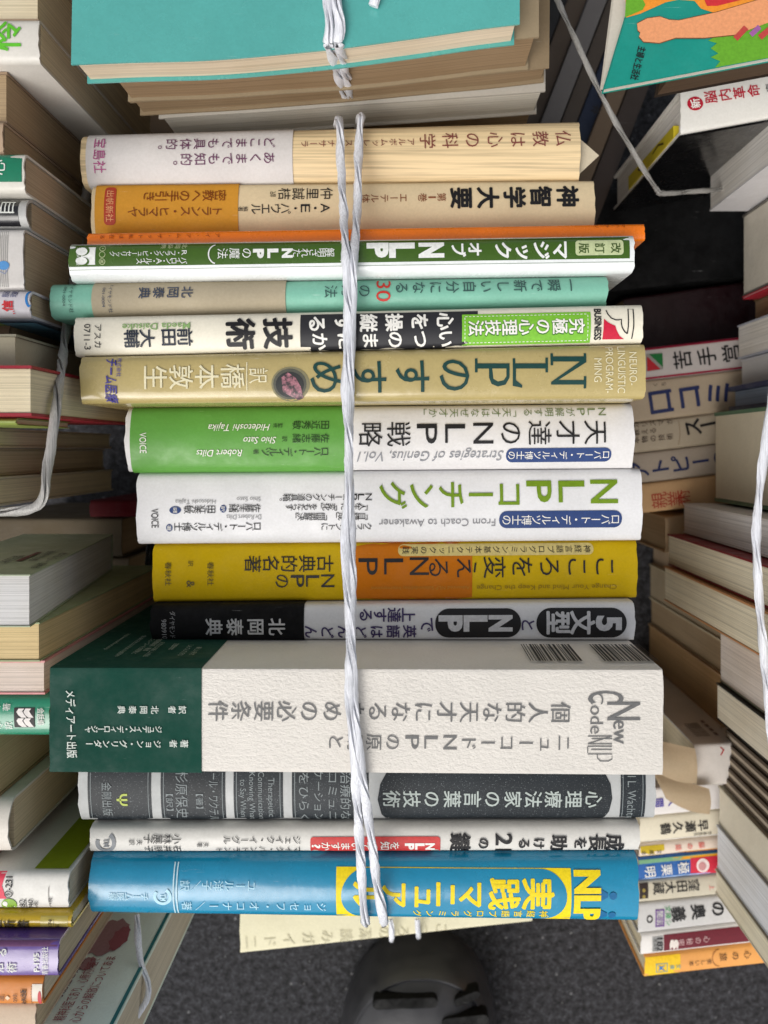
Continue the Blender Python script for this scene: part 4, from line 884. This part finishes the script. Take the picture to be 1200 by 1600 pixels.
def flap(pts, d0, curl):
    p = Part(); n = 10; mi = p.mi(fl); A, B_, C_, D2 = [W(x, y, d0) for x, y in pts]; rows = []
    for i in range(n + 1):
        t = i / n; a = A.lerp(B_, t); e = D2.lerp(C_, t); row = []
        for j in range(n + 1):
            s_ = j / n; q = a.lerp(e, s_); q.z += curl * math.sin(math.pi * (s_ * .8 + t * .3)) - .004 * (1 - t) ; q.y -= .0018 * math.sin(math.pi * t) * s_; row.append(p.bm.verts.new(q))
        rows.append(row)
    for i in range(n):
        for j in range(n): p.bm.faces.new((rows[i][j], rows[i + 1][j], rows[i + 1][j + 1], rows[i][j + 1])).material_index = mi
    bmesh.ops.solidify(p.bm, geom=list(p.bm.faces), thickness=.0003)
    p.build('jacket_flap', b.root)
flap([(1026, 1160), (1082, 1166), (1090, 1226), (1024, 1206)], .385, .004); flap([(1022, 1210), (1104, 1228), (1110, 1274), (1042, 1250)], .390, .004)
for q in D_: q.done()
D_ = []
DB('t1', 1014, 1233, 1277, 'white pocket book with purple lettering behind the slate spine', P((222, 218, 216)), PGC, slope=-.1)
DB('t2', 1000, 1281, 1319, 'cream pocket book with black name lettering, deep lower right', P((220, 212, 190)), PGC, slope=-.1)
DB('t3', 1000, 1322, 1341, 'thin pale pocket book with mustard end block and pink lettering', P((222, 206, 190)), PGC, slope=-.1)
DB('t4', 998, 1343, 1378, 'blue spined pocket book with red and white portrait block', P((30, 92, 164), 'gloss'), PGC, slope=-.1)
DB('t5', 998, 1380, 1412, 'cream pocket book with dark brown end block', P((196, 188, 168)), PGC, slope=-.1)
DB('t6', 998, 1415, 1460, 'grey white pocket book with brushy black lettering and purple box', P((196, 194, 192)), PGC, slope=-.11)
DB('t7', 1002, 1462, 1494, 'white pocket book with maroon block and white silhouettes', P((226, 222, 218)), PGC, slope=-.11)
DB('t8', 1008, 1496, 1528, 'yellow and orange pocket book, lowest in the deep right row', P((232, 162, 84)), PGC, slope=-.11)
settle(D_)
def rz(c_, x0, ya, x1, yb, m_, sl=-.1, ly=1): c_.poly([(x0, ya), (x1, ya + sl * (x1 - x0)), (x1, yb + sl * (x1 - x0)), (x0, yb)], m_, ly)
c = dk_['t1'].cover; c.v('心の人間', 1090, 1030, 1247, 15, I(80, 70, 160), bold=.03, y1=1254)
c = dk_['t2'].cover; c.v('早瀬久鶴', 1098, 1040, 1289, 18, k1, bold=.02, y1=1295); c.l('新書解説', 1112, 1301, 1084, 1304, 5, k1); rz(c, 1000, 1316, 1300, 1319, WHITE_INK)
c = dk_['t3'].cover; rz(c, 1001, 1323, 1038, 1340, I(190, 164, 20)); c.v('脳の話', 1096, 1060, 1320, 10, I(220, 110, 100), bold=.02, y1=1324); rz(c, 1060, 1332, 1300, 1336, I(236, 160, 20)); c.v('文庫本', 1030, 1006, 1331, 8, k1, y1=1333)
c = dk_['t4'].cover; rz(c, 998, 1345, 1300, 1351, I(120, 170, 130)); rz(c, 1048, 1341, 1300, 1345, I(236, 160, 20)); rz(c, 1079, 1341, 1300, 1369, I(200, 36, 60), ly=2); c.ell(1098, 1352, 10, 11, I(230, 214, 210), 3); c.ell(1097, 1353, 6, 7, I(196, 140, 140), 4)
rz(c, 998, 1374, 1300, 1378, I(150, 180, 226)); c.v('極栗明', 1068, 1016, 1356, 19, WHITE_INK, bold=.01, y1=1362)
c = dk_['t5'].cover; rz(c, 999, 1381, 1013, 1411, I(44, 30, 26)); c.ell(1006, 1391, 2.5, 3, I(150, 130, 60), 2, 10); c.ell(1006, 1401, 2.5, 3, I(150, 130, 60), 2, 10); c.v('窪田大蔵', 1084, 1029, 1383, 19, k1, bold=.01, y1=1388); c.v('上', 1112, 1111, 1386, 9, I(200, 80, 80))
c = dk_['t6'].cover; c.v('の奥義', 1122, 1060, 1420, 24, k1, bold=.035, y1=1428); c.frame(1024, 1421, 1038, 1448, 2, I(110, 70, 140), 2); c.l('心理学', 1031, 1424, 1031, 1446, 10, I(110, 70, 140)); c.l('文庫シ', 1043, 1415, 1045, 1446, 10, I(60, 150, 90)); c.arc(1015, 1436, 4, 5, 0, 350, 2, k1)
c = dk_['t7'].cover; rz(c, 1037, 1461, 1300, 1486, I(104, 20, 36), -.11); rz(c, 1019, 1464, 1036, 1488, I(160, 160, 158), -.11); c.l('182', 1031, 1465, 1031, 1486, 12, k1, bold=.02); c.l('光文社', 1024, 1466, 1024, 1486, 7, k1)
for x in (1048, 1054): c.poly([(x, 1468), (x + 4, 1468), (x + 6, 1474), (x + 5, 1484), (x + 2, 1479), (x - 1, 1485), (x - 2, 1475)], I(224, 214, 206), 2)
c.v('心の秘密', 1104, 1064, 1467, 11, I(206, 170, 170), y1=1472)
c = dk_['t8'].cover; rz(c, 1008, 1497, 1063, 1527, I(240, 196, 30), -.11); c.frame(1025, 1505, 1043, 1519, 1, I(60, 150, 170), 2); c.poly([(1028, 1508), (1033, 1510), (1040, 1507), (1034, 1512), (1040, 1517), (1033, 1514), (1028, 1517), (1031, 1512)], I(30, 120, 190), 3); c.v('文庫', 1060, 1050, 1510, 8, I(60, 150, 170)); c.v('美しい本', 1108, 1080, 1502, 9, I(90, 60, 30), y1=1505)
c.arc(1124, 1497, 11, 13, 90, 270, 1, I(140, 84, 40)); c.v('心の旅', 1168, 1130, 1491, 13, I(90, 60, 30), y1=1495)
for q in D_: q.done()

# dark slanting row beyond the middle bundle, under the picture book
DS = 'books in the dark slanting row'
xt = [846, 872, 898, 930, 962, 988, 1016, 1046, 1080]; cl = [(46, 38, 32), (20, 18, 18), (84, 70, 56), (104, 100, 98), (70, 60, 50), (22, 36, 62), (104, 86, 66), (60, 48, 40)]
wd = ['dark brown', 'black', 'tan', 'pale grey', 'taupe', 'navy', 'warm brown', 'deep brown']
for i in range(8):
    d = .430 + (i % 3) * .004; q = [W(xt[i], -30, d), W(xt[i + 1] - 2, -30, d), W(xt[i + 1] - 162, 385, d), W(xt[i] - 160, 385, d)]
    root = empty('book', (q[3].x, q[3].y, 0.002), wd[i] + ' spine in the dark slanting row below the picture book', 'book', DS)
    p = Part(lambda x, y, off: W(x, y, d) + Vector((0, 0, off))); p.prism(q, H - d - .0012, H - d, P(cl[i]), .0005)
    for a, b_ in ((0, 3), (1, 2)):
        s_ = (q[1] - q[0]).normalized() * (.001 if a == 0 else -.001); p.prism([q[a], q[b_], q[b_] + s_, q[a] + s_], .002, H - d - .0013, P(cl[i]))
    if i == 3: p.v('の本', 940, 931, 150, 16, k1, bold=.03, y1=172)
    p.build('cover', root)
    cen = sum(q, Vector()) / 4; p = Part(); p.prism([v + (cen - v).normalized() * .0016 + Vector((0, 0, 0)) for v in q], .003, H - d - .0016, PGB); p.build('page_block', root, smooth=False)

# ------------------------------------------------------------------ remaining twine, cord
twine('loose grey twine slanting down from the top and bending right at a knot', [[(862, -20, .335), (905, 75, .335), (948, 165, .338), (992, 242, .345), (1026, 296, .352), (1034, 302, .354), (1060, 301, .36), (1108, 297, .37), (1140, 294, .39)]], rad=.0011, mat=TWD)
twine('slack whitish twine hanging in front of the left-hand row', [[(166, 120, .36), (160, 170, .36), (140, 270, .345), (122, 390, .325), (109, 480, .306), (102, 525, .294), (90, 620, .264), (76, 725, .258), (66, 780, .258), (40, 797, .258), (-20, 800, .258)]], rad=.0016, mat=TWD)
twine('short length of grey twine beside the upper left corner of the flat pile', [[(142, 118, .37), (139, 160, .37), (136, 210, .375)]], rad=.0018, mat=TWD)
twine('bright white twine stretched across the page blocks of the right row', [[(1215, 560, .282), (1203, 640, .283), (1190, 740, .284), (1182, 830, .284), (1186, 930, .284), (1196, 1050, .283), (1206, 1150, .282), (1215, 1240, .282)]], rad=.0015)
twine('white twine end hanging over the edge of the pale green book', [[(214, 1430, .318), (216, 1470, .312), (221, 1505, .308), (231, 1535, .306), (230, 1560, .304), (214, 1588, .302)]], rad=.0012)
p = Part(); bc = M((16, 18, 20), 'plastic')
for k in range(4):
    rope(p, [(0, 0, 0)] * 0 + [W(x + k * 5, y + k * 4, .405 - .003 * k) for x, y in ((232, 850), (226, 900), (208, 925), (180, 938), (168, 922), (190, 906), (220, 915), (236, 945))], .0009, bc, pitch=.012, ph=k * .3)
tag(p.build('cord', loc=W(215, 915, .405)), 'tangled black cord beside the mustard yellow book', 'cord')
bpy.data.objects.remove(_to); bpy.data.curves.remove(_tc)
